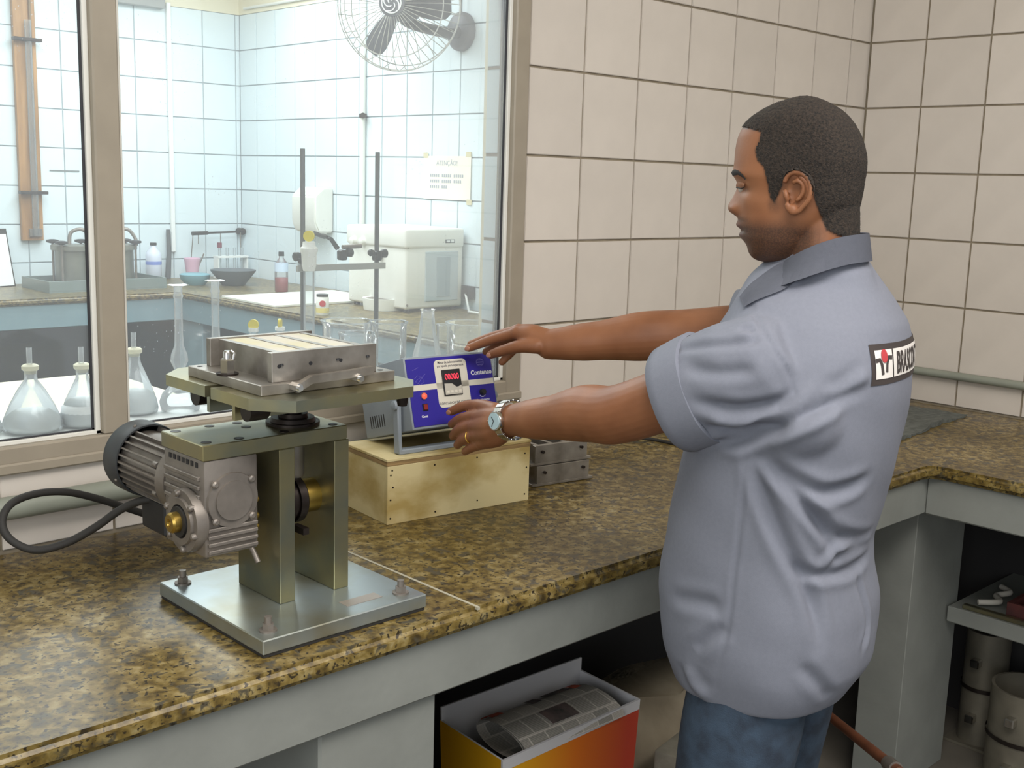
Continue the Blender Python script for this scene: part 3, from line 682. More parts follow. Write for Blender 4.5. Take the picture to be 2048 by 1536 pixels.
# ------------------------------------------------------------------ glassware ledge behind the window
SZ = 1.045
tag(MB().box((XW0+.01, WT+.004, SZ-.03), (-1.25, .44, SZ), bev=.003).build('glassware_ledge', M_WHITE), 'white ledge with glassware standing right behind the window', 'shelf')
M_TABLE = mat('table_laminate', srgb(222, 214, 190), .5, var=.05, scale=6)
lt = thing('laminate_table', (-2.6, 1.35, 0), 'cream laminate table standing behind the window flasks', 'table')
MB().box((-3.5, 1.12, .865), (-1.80, 1.59, .90), bev=.004).build('table_top', M_TABLE, lt)
for x in (-3.4, -1.87):
    for y in (1.17, 1.53): MB().box((x-.02, y-.02, 0), (x+.02, y+.02, .865)).build('leg', M_TABLE, lt)
M_RUBBER = mat('stopper_cream', srgb(222, 216, 186), .6)
M_POWDER = mat('white_powder', srgb(240, 244, 246), .9, bump=.3, bscale=80)
def flask(name, p, r, h, rn, label, stop=True, tube=.03, fill=0., group='stoppered flasks on the window ledge'):
    t = thing(name, p, label, 'flask', group)
    pr = [(0.001, r*.86), (.004, r*.97), (.012, r), (h*.22, r*.93), (h*.45, r*.72), (h*.68, r*.46), (h*.84, rn*1.12), (h*.90, rn), (h*.985, rn), (h, rn*1.15)]
    MB().lathe(p, (0, 0, 1), pr, 28, cap=False).build('glass_body', M_FROST, t, smooth=80)
    if fill: MB().lathe((p[0], p[1], p[2]+.003), (0, 0, 1), [(0, r*.80), (.008, r*.93), (fill*.7, r*.88), (fill, r*.6), (fill+.004, .002)], 24).build('contents', M_POWDER, t, smooth=60)
    if stop:
        s = MB().lathe((p[0], p[1], p[2]+h-.006), (0, 0, 1), [(0, rn*.9), (.006, rn*1.0), (.008, rn*1.35), (.015, rn*1.38), (.018, rn*1.0)], 22).build('stopper', M_RUBBER, t, smooth=50)
        if tube: MB().lathe((p[0]-.001, p[1], p[2]+h+.010), (0, 0, 1), [(0, .0052), (tube, .0052)], 14, cap=False).build('glass_tube', M_FROST, s, smooth=60)
    return t
flask('conical_flask', at(66, 862, z=SZ), .056, .118, .0115, 'stoppered glass flask half full of white powder, left of the mullion', tube=.034, fill=.038)
flask('conical_flask', at(168, 850, z=SZ), .047, .112, .0115, 'stoppered flask just left of the window mullion with a white label', tube=.034, fill=.05)
flask('conical_flask', at(272, 826, z=SZ), .046, .126, .0115, 'tall stoppered flask of white powder just right of the mullion', tube=.034, fill=.045)
flask('conical_flask', at(-44, 868, z=SZ), .044, .10, .0115, 'flask cut off by the left edge of the picture', stop=False)
def chapman(p, h, label):
    t = thing('chapman_flask', p, label, 'flask', 'long-necked flasks on the window ledge')
    MB().lathe(p, (0, 0, 1), [(.001, .028), (.004, .040), (.022, .043), (.04, .036), (.062, .014), (.085, .0095), (.095, .013), (.108, .0185), (.122, .0165), (.140, .0095), (.165, .0085), (h-.03, .0085), (h-.024, .0105), (h-.018, .0085), (h-.003, .0085), (h-.001, .021), (h, .022)], 26, cap=False).build('glass_body', M_FROST, t, smooth=80)
chapman(at(361, 822, z=SZ), .268, 'long-necked flask with a flat lip standing left of the mould')
pc = at(430, 800, z=SZ); pc.y = .30; pc = at(432, 700, y=.30); pc.z = SZ
chapman(pc, .270, 'long-necked flask half hidden behind the corner of the mould')
M_YEL = mat('yellow_plastic', srgb(226, 206, 32), .4)
def capped(u, v, rz, label, y=.25, h=None):
    c = at(u, v, y=y); t = thing('volumetric_flask', (c.x, c.y, SZ), label, 'flask', 'yellow capped flasks behind the mould'); H = c.z-SZ-.012
    MB().lathe((c.x, c.y, SZ), (0, 0, 1), [(.001, .03), (.006, .036), (.03, .036), (.06, .020), (.08, .009), (H, .009)], 22, cap=False).build('glass_body', M_FROST, t, smooth=80)
    MB().lathe((c.x, c.y, SZ+H), (0, 0, 1), [(0, .011), (.008, .011)], 18).build('collar', M_WHITE, t, smooth=50)
    d = Vector((math.cos(rz), math.sin(rz), 0)); MB().lathe(Vector((c.x, c.y, c.z+.003))-d*.003, d, [(0, .0115), (.006, .0115)], 22).build('tag', M_YEL, t, smooth=50)
capped(507, 652, math.radians(-135), 'flask with its round yellow tag facing the window')
capped(560, 650, math.radians(-45), 'flask with its yellow tag turned edge-on')
# double rod stand with clamps
ys = .30
st = thing('rod_stand', (-1.80, ys, SZ), 'two dark rods with black clamps joined by a flat steel bar', 'stand')
M_ROD = mat('rod_grey', srgb(96, 98, 98), .4, .5)
zt_ = 1.604
rodx = (-1.912, -1.701)
for x in rodx: MB().lathe((x, ys, SZ+.0005), (0, 0, 1), [(0, .028), (.010, .027), (.014, .012)], 20).build('base', M_ROD, st, smooth=40)
for x in rodx: MB().cyl((x, ys, SZ+.014), (x, ys, zt_), .0058, n=14).build('rod', M_ROD, st, smooth=50)
MB().box((-1.934, ys-.012, 1.327), (-1.682, ys-.005, 1.342), bev=.001).build('cross_bar', mat('bar_grey', srgb(166, 166, 160), .5, .3), st)
def clampk(x, z, s):
    b = MB(); b.box((x-.009, ys-.012, z-.012), (x+.009, ys+.010, z+.012), bev=.003); b.build('clamp_body', M_BLACK, st)
    b = MB(); b.lathe((x+s*.008, ys-.004, z+.006), (s, 0, -.06), [(0, .006), (.006, .010), (.016, .0105), (.019, .007)], 14); b.build('clamp_knob', M_BLACK, st, smooth=50)
clampk(rodx[0], 1.356, -1); clampk(rodx[1], 1.358, 1); clampk(-1.803, 1.362, 1)
MB().lathe((rodx[1]-.012, ys-.004, 1.366), (-1, 0, 0), [(0, .006), (.010, .009), (.014, .006)], 14).build('clamp_knob', M_BLACK, st, smooth=50)
b = MB(); b.tube([at(675, 497, y=ys-.01), at(662, 478, y=ys-.01), at(645, 470, y=ys-.01)], [.006, .005, .004], 10); b.build('clamp_arm', M_BLACK, st, smooth=60)
b = MB(); b.tube([at(650, 474, y=ys-.012), at(628, 466, y=ys-.012)], .005, 10); b.build('clamp_jaw', M_ROD, st, smooth=60)
b = MB(); b.tube([at(685, 494, y=ys), at(722, 492, y=ys)], .005, 10); b.build('clamp_screw', M_CAST, st, smooth=60)
cy_ = at(618, 500, y=ys-.028)
gc = thing('graduated_cylinder', (cy_.x, cy_.y, SZ), 'hazy glass cylinder with white collar and yellow top by the left rod', 'cylinder')
MB().lathe((cy_.x, cy_.y, SZ), (0, 0, 1), [(.001, .03), (.008, .03), (.010, .0125), (.30, .0125)], 22, cap=False).build('glass_body', M_FROST, gc, smooth=50)
MB().lathe((cy_.x, cy_.y, SZ+.285), (0, 0, 1), [(0, .013), (.012, .0165), (.040, .0175), (.044, .020), (.052, .020), (.056, .015), (.066, .014)], 22).build('collar', M_OFFW, gc, smooth=50)
dv = (CAM-cy_); dv.z = 0; dv.normalize(); dv = (dv+Vector((-.3, 0, 0))).normalized()
MB().lathe(Vector((cy_.x, cy_.y, SZ+.364))-dv*.004, dv, [(0, .0125), (.008, .0125)], 22).build('yellow_top', M_YEL, gc, smooth=50)
# beakers and conical flask
def beaker(u0, u1, vr, y, label, h=None):
    a = at(u0, vr, y=y); b = at(u1, vr, y=y); r = (b-a).length/2*.97; cx = (a.x+b.x)/2; z1 = a.z
    t = thing('beaker', (cx, y, SZ), label, 'beaker', 'glass beakers behind the control unit'); H = z1-SZ
    MB().lathe((cx, y, SZ), (0, 0, 1), [(.001, r*.86), (.004, r*.93), (.012, r*.95), (H-.010, r*.95), (H-.002, r), (H, r*1.02)], 30, cap=False).build('glass_wall', M_GLASS, t, smooth=60)
    MB().tube([(cx+r*1.01*math.cos(q), y+r*1.01*math.sin(q), z1) for q in np.linspace(0, 2*math.pi, 33)], .0016, 6, cap=False).build('rim', M_FROST, t, smooth=60)
    MB().lathe((cx, y, SZ), (0, 0, 1), [(.0015, r*.85), (.003, r*.85)], 24).build('glass_bottom', M_GLASS, t)
beaker(682, 742, 668, .20, 'low wide beaker just behind the right end of the mould')
beaker(746, 808, 646, .205, 'beaker standing right of the rod stand')
beaker(876, 900, 650, .30, 'narrow beaker between the conical flask and the window jamb')
beaker(902, 972, 648, .30, 'large beaker nearest the window jamb')
beaker(650, 738, 645, .37, 'widest beaker, furthest back behind the mould')
pe = at(855, 640, y=.20)
flask('erlenmeyer_flask', (pe.x, .20, SZ), .046, .188, .0165, 'tall hazy conical flask with open neck behind the control unit', stop=False)
# ------------------------------------------------------------------ things in the laboratory
M_PAPER = mat('paper_white', srgb(238, 240, 240), .8)
M_WOOD = mat('board_varnished', srgb(178, 132, 78), .5, col2=srgb(140, 98, 50), scale=5, stretch=(6, 1, .6), bump=.1)
bd = thing('manometer_board', (-1.09, YF-.03, 1.17), 'varnished wooden board with a glass tube on the far wall', 'board')
MB().box((-1.148, YF-.036, 1.175), (-1.040, YF-.010, 2.62), bev=.002).build('backboard', M_WOOD, bd)
MB().cyl((-1.085, YF-.056, 1.20), (-1.085, YF-.056, 2.26), .016, n=16, cap=False).build('glass_tube', M_FROST, bd, smooth=60)
MB().cyl((-1.067, YF-.044, 1.25), (-1.067, YF-.044, 2.62), .006, n=10).build('rubber_tube', mat('tube_brown', srgb(120, 96, 62), .5), bd, smooth=60)
for z in (2.165, 1.417): MB().box((-1.160, YF-.076, z-.008), (-1.022, YF-.036, z+.008), bev=.002).build('bracket', M_IRON, bd)
MB().box((-1.115, YF-.05, 1.195), (-1.05, YF-.036, 1.235), bev=.002).build('scale_stop', M_CAST, bd)
cp = thing('clipboard', (-1.29, 3.93, CL), 'clipboard with white paper leaning at the left picture edge', 'clipboard')
Mc = Matrix.Translation((-1.33, 3.88, CL)) @ Matrix.Rotation(math.radians(14), 4, 'Z') @ Matrix.Rotation(math.radians(-12), 4, 'X')
MB().box((-.12, 0, 0), (.11, .005, .29), M=None, bev=.001).build('board', M_IRON, cp, M=Mc)
MB().box((-.11, -.0015, .005), (.102, 0, .262)).build('paper', M_PAPER, cp, M=Mc)
MB().box((-.05, -.010, .255), (.06, 0, .287), bev=.002).build('clip', M_BLACK, cp, M=Mc)
# vacuum vessels on a tray
vt = thing('metal_tray', (-.95, 3.68, CL), 'shallow grey metal tray under the two pressure vessels', 'tray')
tx0, tx1, ty0, ty1 = -1.22, -.62, 3.50, 3.84
M_TRAY = mat('tray_grey', srgb(122, 134, 132), .5, .2)
MB().box((tx0, ty0, CL), (tx1, ty1, CL+.006)).build('tray_floor', M_TRAY, vt)
for a, b in (((tx0, ty0, CL+.006), (tx1, ty0+.008, CL+.055)), ((tx0, ty1-.008, CL+.006), (tx1, ty1, CL+.055)), ((tx0, ty0+.008, CL+.006), (tx0+.008, ty1-.008, CL+.055)), ((tx1-.008, ty0+.008, CL+.006), (tx1, ty1-.008, CL+.055))):
    MB().box(a, b, bev=.001).build('tray_wall', M_TRAY, vt)
M_VES = mat('vessel_metal', srgb(132, 132, 122), .4, .6, var=.15, scale=15)
def vessel(cx, cy, label):
    t = thing('pressure_vessel', (cx, cy, CL+.006), label, 'vessel', 'pressure vessels on the tray')
    z = CL+.0065
    MB().lathe((cx, cy, z), (0, 0, 1), [(0, .088), (.010, .088), (.010, .080), (.185, .080)], 32).build('drum', M_VES, t, smooth=40)
    MB().lathe((cx, cy, z+.185), (0, 0, 1), [(0, .098), (.022, .098), (.026, .09), (.028, .03)], 32).build('lid', M_VES, t, smooth=40)
    for k in range(4):
        a = math.radians(40+90*k); x, y = cx+.098*math.cos(a), cy+.098*math.sin(a)
        MB().cyl((x, y, z), (x, y, z+.22), .006, n=10).build('tie_rod', M_CAST, t, smooth=50)
        b = MB(); b.lathe((x, y, z+.214), (0, 0, 1), [(0, .012), (.006, .03), (.016, .03), (.020, .012)], 16); b.build('hand_nut', M_BLACK, t, smooth=50)
    MB().tube(spline([(cx-.01, cy, z+.21), (cx, cy, z+.27), (cx+.05, cy-.02, z+.285), (cx+.085, cy-.03, z+.24), (cx+.085, cy-.04, z+.205)], 6), .009, 10).build('hose', M_CAST, t, smooth=60)
vessel(-1.03, 3.68, 'grey metal pressure vessel with black hand nuts, left of the pair')
vessel(-.80, 3.67, 'pressure vessel half hidden by the window mullion')
def bottle(name, p, r, h, mats, label, cat='bottle', band=None, liquid=0., cap=.02, capm=None, liqm=None):
    t = thing(name, p, label, cat)
    MB().lathe(p, (0, 0, 1), [(.001, r*.9), (.006, r), (h*.62, r), (h*.74, r*.9), (h*.86, r*.42), (h*.93, r*.36)], 24).build('body', mats, t, smooth=50)
    MB().lathe((p[0], p[1], p[2]+h*.93), (0, 0, 1), [(0, r*.42), (h*.07, r*.42)], 16).build('cap', capm or M_BLACK, t, smooth=50)
    if band: MB().lathe((p[0], p[1], p[2]+h*band[0]), (0, 0, 1), [(0, r*1.012), (h*band[1], r*1.012)], 24, cap=False).build('label_band', band[2], t, smooth=50)
    if liquid: MB().lathe((p[0], p[1], p[2]+.003), (0, 0, 1), [(0, r*.9), (.004, r*.97), (h*liquid, r*.97)], 24).build('liquid', liqm, t, smooth=50)
M_BAND = mat('band_blue', srgb(120, 140, 210), .5)
p = at(316, 562, z=CL); bottle('plastic_bottle', (p.x, 3.92, CL), .042, .205, mat('bottle_pale', srgb(216, 222, 238), .4), 'pale plastic bottle with blue band and dark cap by the far wall', band=(.42, .09, M_BAND))
p = at(335, 558, y=3.99); q = at(337, 459, y=4.0)
tag(MB().tube([(p.x, 3.985, CL), (q.x-.003, 3.995, (CL+q.z)/2), (q.x, 4.005, q.z)], [.016, .014, .011], 8).build('dark_stick', mat('stick_dark', srgb(78, 80, 82), .6), smooth=50), 'dark flat stick leaning on the far wall beside the pale bottle', 'stick')
p = at(383, 558, z=CL); pk = thing('pink_cup', (p.x, 3.90, CL), 'pale pink plastic cup with a spoon in it', 'cup')
M_PINK = mat('cup_pink', srgb(226, 184, 206), .5)
MB().lathe((p.x, 3.90, CL), (0, 0, 1), [(.001, .030), (.10, .042), (.112, .046), (.118, .046), (.118, .042), (.05, .034)], 24, cap=False).build('cup_wall', M_PINK, pk, smooth=50)
MB().tube([(p.x+.01, 3.89, CL+.02), (p.x+.062, 3.88, CL+.142)], .004, 8).build('spoon', M_CAST, pk, smooth=50)
p = at(402, 548, z=CL); kp = MB().lathe((p.x+.005, 3.84, CL), (0, 0, 1), [(0, .03), (.02, .034), (.05, .03), (.058, .012)], 20).build('dark_lid_pot', M_BLACK, smooth=50); tag(kp, 'small black pot just right of the pink cup', 'pot')
p = at(490, 574, z=CL); bw = thing('rubber_bowl', (p.x, 3.50, CL), 'dark rubber mixing bowl on the laboratory granite', 'bowl')
M_BOWL = mat('bowl_dark', srgb(86, 92, 96), .6)
MB().lathe((p.x, 3.50, CL), (0, 0, 1), [(.0, .001), (.001, .06), (.012, .068), (.075, .118), (.082, .120), (.078, .114), (.014, .062), (.010, .001)], 32, cap=False).build('bowl_wall', M_BOWL, bw, smooth=60)
tag(MB().lathe((p.x-.17, 3.60, CL), (0, 0, 1), [(0, .05), (.03, .075), (.055, .08), (.06, .07)], 24).build('teal_dish', mat('dish_teal', srgb(110, 156, 168), .5), smooth=50), 'teal plastic dish left of the dark bowl', 'dish')
p = at(563, 584, z=CL); bt = thing('wash_bottle', (p.x, p.y, CL), 'clear bottle with red liquid and dark cap', 'bottle')
MB().lathe((p.x, p.y, CL), (0, 0, 1), [(.001, .030), (.006, .034), (.13, .034), (.155, .026), (.175, .012), (.185, .012)], 24, cap=False).build('body', M_FROST, bt, smooth=60)
MB().lathe((p.x, p.y, CL+.002), (0, 0, 1), [(0, .030), (.006, .0325), (.072, .0325)], 24).build('liquid', mat('liquid_red', srgb(206, 52, 74), .3), bt, smooth=50)
MB().lathe((p.x, p.y, CL+.183), (0, 0, 1), [(0, .015), (.022, .014)], 16).build('cap', M_BLACK, bt, smooth=50)
MB().lathe((p.x, p.y, CL+.105), (0, 0, 1), [(0, .0345), (.045, .0345)], 24, cap=False).build('label_band', mat('band_pale', srgb(190, 206, 226), .5), bt, smooth=50)
p = at(645, 630, z=CL); jr = thing('label_jar', (p.x, p.y, CL), 'small jar with red and yellow label behind the rod stand', 'jar')
MB().lathe((p.x, p.y, CL), (0, 0, 1), [(0, .026), (.004, .028), (.075, .028), (.080, .024)], 22).build('body', M_OFFW, jr, smooth=50)
MB().lathe((p.x, p.y, CL+.08), (0, 0, 1), [(0, .026), (.010, .026)], 22).build('lid', M_BLACK, jr, smooth=50)
dj = (CAM-p); dj.z = 0; dj.normalize()
MB().lathe(Vector((p.x, p.y, CL+.052))+dj*.022, dj, [(0, .0135), (.0075, .0135)], 16).build('red_spot', mat('spot_red', srgb(196, 52, 60), .5), jr)
MB().lathe((p.x, p.y, CL+.012), (0, 0, 1), [(0, .0284), (.02, .0284)], 22, cap=False).build('yellow_band', mat('band_yellow', srgb(226, 210, 130), .5), jr, smooth=50)
wbd = MB().box((XB2+.04, 2.48, CL+.0005), (.02, 2.95, CL+.012), bev=.002).build('white_board', mat('board_pale', srgb(226, 226, 218), .5)); tag(wbd, 'pale flat board lying on the laboratory granite', 'board')
# wall bracket with tube rack in the corner
rk = thing('wall_rack', (-.05, YF-.05, 1.2), 'thin dark wall rail with hanging wires in the far corner', 'rack')
a_, b_ = at(384, 467, y=YF-.06), at(486, 463, y=YF-.06)
MB().tube([a_, b_], .006, 10).build('rail', M_IRON, rk, smooth=60)
MB().tube([a_, a_.lerp(b_, .3)], .011, 10).build('grip', M_IRON, rk, smooth=60)
MB().tube([b_, b_+Vector((0, .05, 0))], [.02, .02], 10).build('wall_knob', M_IRON, rk, smooth=60)
for t_, dz in ((.02, .20), (.12, .06), (.55, .17), (.95, .17)):
    q = a_.lerp(b_, t_); MB().tube([q, q+Vector((-.02 if t_ < .1 else 0, 0, -dz))], .0028, 6).build('wire', M_CAST, rk)
tr = thing('tube_rack', (-.08, YF-.12, CL), 'white test tube rack with red capped tubes below the wall rail', 'rack')
p0, p1 = at(432, 545, y=3.90), at(492, 545, y=3.90)
MB().box((p0.x, 3.87, CL+.115), (p1.x, 3.93, CL+.125)).build('rack_shelf', M_WHITE, tr)
MB().box((p0.x, 3.87, CL), (p1.x, 3.93, CL+.01)).build('rack_base', M_WHITE, tr)
for x in (p0.x+.004, p1.x-.004): MB().box((x-.004, 3.875, CL+.01), (x+.004, 3.925, CL+.115)).build('rack_end', M_WHITE, tr)
for k in range(4):
    x = p0.x+.025+k*(p1.x-p0.x-.05)/3; MB().lathe((x, 3.90, CL+.011), (0, 0, 1), [(0, .008), (.16, .008)], 12).build('tube', M_FROST, tr, smooth=50)
    if k < 1: MB().lathe((x, 3.90, CL+.171), (0, 0, 1), [(0, .013), (.03, .013)], 12).build('tube_cap', mat('cap_maroon', srgb(120, 52, 66), .5), tr, smooth=50)
# paper dispenser, conduits, notice, socket
dp = thing('towel_dispenser', (XD-.05, 3.2, 1.25), 'white plastic towel dispenser on the right laboratory wall', 'dispenser')
dsp = MB(); pts = [(XD-.008, 1.25), (XD-.10, 1.25), (XD-.125, 1.30), (XD-.125, 1.44), (XD-.07, 1.485), (XD-.008, 1.485)]
A = [dsp.bm.verts.new((x, 3.09, z)) for x, z in pts]; B = [dsp.bm.verts.new((x, 3.31, z)) for x, z in pts]; dsp.loft([A, B]); bmesh.ops.bevel(dsp.bm, geom=dsp.bm.edges[:], offset=.008, segments=2, affect='EDGES')
dsp.build('case', M_OFFW, dp, smooth=50)
MB().box((XD-.128, 3.195, 1.36), (XD-.1245, 3.207, 1.395)).build('level_slot', M_CAST, dp)
MB().box((XD-.09, 3.12, 1.240), (XD-.03, 3.28, 1.250)).build('outlet_lip', M_OFFW, dp)
cn = thing('wall_conduit', (XD-.02, 2.82, 1.2), 'white vertical conduit with a clamp on the right laboratory wall', 'conduit')
MB().cyl((XD-.022, 2.82, 1.31), (XD-.022, 2.82, 2.9), .0135, n=16).build('tube', M_OFFW, cn, smooth=50)
cl_ = MB(); cl_.lathe((XD-.022, 2.82, 1.835), (0, 0, 1), [(0, .019), (.02, .019)], 16); cl_.lathe((XD-.036, 2.80, 1.845), (-.6, -.8, 0), [(0, .014), (.022, .014)], 12); cl_.build('clamp', M_IRON, cn, smooth=50)
cn = MB().box((-.325, YF-.024, 1.1), (-.300, YF-.008, 2.44), bev=.003).build('cable_duct', M_WHITE); tag(cn, 'white cable duct running up the far laboratory wall', 'duct')
cn = MB().box((-.66, YF-.05, 2.40), (-.345, YF-.008, 2.46), bev=.004).build('lamp_rail', mat('rail_grey', srgb(150, 152, 150), .5)); tag(cn, 'grey metal rail at the top of the far wall tiles', 'rail')
cn = MB().cyl((XD-.016, 3.95, 2.455), (XD-.016, 2.6, 2.455), .008, n=12).build('ceiling_conduit', M_OFFW, smooth=50); tag(cn, 'thin pale conduit along the top of the right laboratory wall', 'conduit')
nt_ = thing('notice_sheet', (XD-.012, 2.18, 1.45), 'yellowed paper notice taped to the laboratory tiles', 'notice')
nsx = XD-.0105
MB().box((nsx, 2.012, 1.452), (nsx+.0012, 2.345, 1.652)).build('sheet', mat('paper_yellowed', srgb(238, 234, 218), .8, var=.05, scale=6), nt_)
MT = frame((nsx-.0004, 2.18, 1.61), (0, -1, 0), (0, 0, 1))
M_FAINT = mat('ink_faint', srgb(160, 164, 172), .7)
tm = MB(); add_bm(tm, text_mesh('ATENÇÃO!', .030, .0004), Matrix.Identity(4))
for y_, n_ in ((-.055, 17), (-.081, 16), (-.107, 9)):      # three lines of print too faint to read
    for k in range(n_):
        if k not in (5, 11): tm.box((-.120+.0142*k, y_, 0), (-.120+.0142*k+.0095, y_+.014, .0003))
tm.build('lettering', M_FAINT, nt_, M=MT, recalc=False)
for y_, z_ in ((2.335, 1.655), (2.03, 1.66), (2.02, 1.445)): MB().box((nsx-.0006, y_-.018, z_-.012), (nsx, y_+.018, z_+.012)).build('tape', mat('tape_tan', srgb(206, 196, 160), .5), nt_)
so = thing('wall_socket', (XD-.02, 2.0, 1.03), 'small black socket on the tiles right of the white dispenser', 'socket')
MB().box((XD-.035, 1.965, 1.005), (XD-.008, 2.045, 1.065), bev=.003).build('socket_box', M_BLACK, so)
MB().lathe((XD-.036, 2.005, 1.035), (-1, 0, 0), [(0, .016), (.002, .016), (.002, .012)], 16).build('socket_face', M_IRON, so)
# water purifier
wp = thing('water_purifier', (-.06, 2.22, CL), 'white water purifier with round drip tray on the laboratory counter', 'purifier')
wx0, wx1, wy0, wy1, wz1 = -.235, .10, 2.03, 2.46, 1.315
mbw = MB().box((wx0, wy0, CL+.015), (wx1, wy1, wz1), bev=.012, seg=3).build('cabinet', M_OFFW, wp, smooth=50)
MB().box((wx0-.010, wy0-.008, wz1-.075), (wx1, wy1+.005, wz1+.012), bev=.012, seg=3).build('top_cover', M_OFFW, wp, smooth=50)
MB().box((wx0+.11, wy0-.004, 1.0), (wx1-.03, wy0+.003, 1.225), bev=.003).build('side_panel', mat('panel_clear_grey', srgb(186, 196, 200), .3), wp)
MB().box((wx0+.175, wy0-.006, 1.02), (wx1-.08, wy0-.003, 1.20), bev=.001).build('panel_strip', mat('strip_grey', srgb(160, 172, 178), .3), wp)
MB().box((wx0+.22, wy0-.0095, 1.262), (wx0+.275, wy0-.008, 1.278)).build('badge', mat('badge_dark', srgb(70, 78, 84), .5), wp)
MB().box((wx0+.226, wy0-.0100, 1.266), (wx0+.246, wy0-.0095, 1.274)).build('badge_mark', M_WHITE, wp); MB().box((wx0+.252, wy0-.0100, 1.265), (wx0+.270, wy0-.0095, 1.277)).build('badge_mark', M_WHITE, wp)
MB().lathe((wx0+.008, 2.20, CL+.001), (0, 0, 1), [(0, .088), (.045, .094), (.052, .094), (.052, .086), (.046, .08), (.046, .001)], 32, cap=False).build('drip_tray', M_OFFW, wp, smooth=50)
MB().lathe((wx0+.008, 2.20, CL+.0475), (0, 0, 1), [(0, .079), (.003, .079)], 28).build('drip_grid', M_CAST, wp, smooth=50)
for y_ in (2.40, 2.33): MB().lathe((wx0-.008, y_, 1.255), (-1, 0, 0), [(0, .018), (.02, .016), (.024, .010)], 16).build('tap_knob', M_OFFW, wp, smooth=50)
MB().lathe((wx0-.012, 2.20, 1.215), (0, 0, -1), [(0, .014), (.03, .010)], 14).build('spout', M_CAST, wp, smooth=50)
for z_ in (1.245, .99): MB().sphere((wx0+.01, wy0-.001, z_), .006, sub=1).build('screw', M_CAST, wp)
for x_, y_ in ((wx0+.03, wy0+.03), (wx1-.03, wy0+.03), (wx0+.03, wy1-.03), (wx1-.03, wy1-.03)): MB().cyl((x_, y_, CL+.0005), (x_, y_, CL+.016), .014, n=12).build('foot', M_BLACK, wp)
wc = MB().tube(spline([(.105, 2.02, CL+.10), (.07, 1.95, CL+.008), (.0, 1.85, CL+.010), (.03, 1.72, CL+.010), (.09, 1.6, CL+.010)], 8), .006, 8).build('white_cable', M_WHITE, smooth=60); tag(wc, 'white cable lying on the counter beside the water purifier', 'cable')
# oscillating wall fan
M_FAN = mat('fan_dark', srgb(84, 84, 88), .5); M_WIRE = mat('fan_wire', srgb(176, 174, 166), .4, .5)
hub = at(797, 10, x=-.22); fn = thing('wall_fan', (XD-.02, 2.10, 2.2), 'dark wall fan with wire guard high on the right laboratory wall', 'fan')
fd = (Vector((-.80, -.56, -.06))).normalized(); fs = fd.cross(Vector((0, 0, 1))).normalized(); fu = fs.cross(fd)
MB().lathe((XD-.008, 2.09, 2.20), (-1, 0, 0), [(0, .085), (.02, .085), (.035, .07)], 28).build('wall_plate', M_FAN, fn, smooth=50)
MB().tube(spline([(XD-.03, 2.09, 2.20), (XD-.09, 2.09, 2.185), hub-fd*.13+Vector((0, 0, -.06)), hub-fd*.11], 6), .024, 12).build('bracket_arm', M_FAN, fn, smooth=60)
MB().tube([(XD-.03, 2.085, 2.27), (XD-.02, 2.06, 2.9)], .005, 8).build('cord', M_FAN, fn, smooth=60)
MB().lathe(hub-fd*.17, fd, [(0, .03), (.01, .06), (.09, .068), (.115, .05), (.13, .02)], 24).build('motor_case', M_FAN, fn, smooth=50)
MB().lathe(hub-fd*.03, fd, [(0, .04), (.05, .036), (.055, .02)], 22).build('blade_hub', M_FAN, fn, smooth=50)
for k in range(3):
    a = math.radians(302+120*k); rd = fs*math.cos(a)+fu*math.sin(a); tg = fd.cross(rd); bl = MB(); rows = []
    for j in range(9):
        t = j/8; r = .035+.20*t; w = (.045+.075*math.sin(math.pi*min(1, t*.62+.1)))*(1 if t < .85 else 1-(t-.85)*3.2); tw = math.radians(32-14*t)
        rows.append([hub+rd*r+(tg*math.cos(tw)+fd*math.sin(tw))*(w*(s-.5)) for s in (0, .25, .5, .75, 1)])
    bl.grid(rows); bmesh.ops.solidify(bl.bm, geom=bl.bm.faces[:], thickness=.004); bl.build('blade', M_FAN, fn, smooth=60)
RG = .275
def gpt(r, a, h): return hub+(fs*math.cos(a)+fu*math.sin(a))*r+fd*h
gd = MB()
for r, h in ((RG, .0), (RG*.985, -.02), (RG*.80, .075), (RG*.9, -.10)):
    gd.tube([gpt(r, a, h) for a in np.linspace(0, 2*math.pi, 49)], .0026, 6, cap=False)
gd.build('guard_rings', M_WIRE, fn, smooth=60)
wm = MB(); wm.tube([gpt(r, 0, h)-hub for r, h in ((.05, .095), (.15, .092), (RG*.80, .075), (RG*.96, .035), (RG, .0))], .0019, 5)
first = None
for k in range(44):
    a = 2*math.pi*k/44
    m_ = MB(); m_.tube([gpt(r, a, h) for r, h in ((.05, .095), (.15, .092), (RG*.80, .075), (RG*.97, .03), (RG, -.003))], .0017, 5)
    m_.build('guard_wire', M_WIRE, fn)
for k in range(22):
    a = 2*math.pi*(k+.5)/22
    m_ = MB(); m_.tube([gpt(r, a, h) for r, h in ((.06, -.13), (.17, -.125), (RG*.9, -.10), (RG, -.003))], .0017, 5); m_.build('guard_wire', M_WIRE, fn)
cpz = MB().lathe(hub+fd*.088, fd, [(0, .058), (.010, .056), (.012, .045)], 30).build('guard_badge', M_FAN, fn, smooth=50)
g = MB()
g.tube([gpt(.042, a, .102) for a in np.linspace(0, 2*math.pi, 33)], .0025, 5, cap=False)
for k in range(4):
    g.tube([gpt(.010+.030*t, k*math.pi/2+2.2*t, .102) for t in np.linspace(0, 1, 10)], .0025, 5)
g.build('badge_mark', M_WHITE, fn)
mk = MB().box((-.985, YF-.0095, 1.527), (-.83, YF-.0082, 1.533)).build('wall_scuff', mat('scuff_grey', srgb(120, 126, 128), .8)); tag(mk, 'thin grey scuff line on the far tiles beside the board', 'mark')
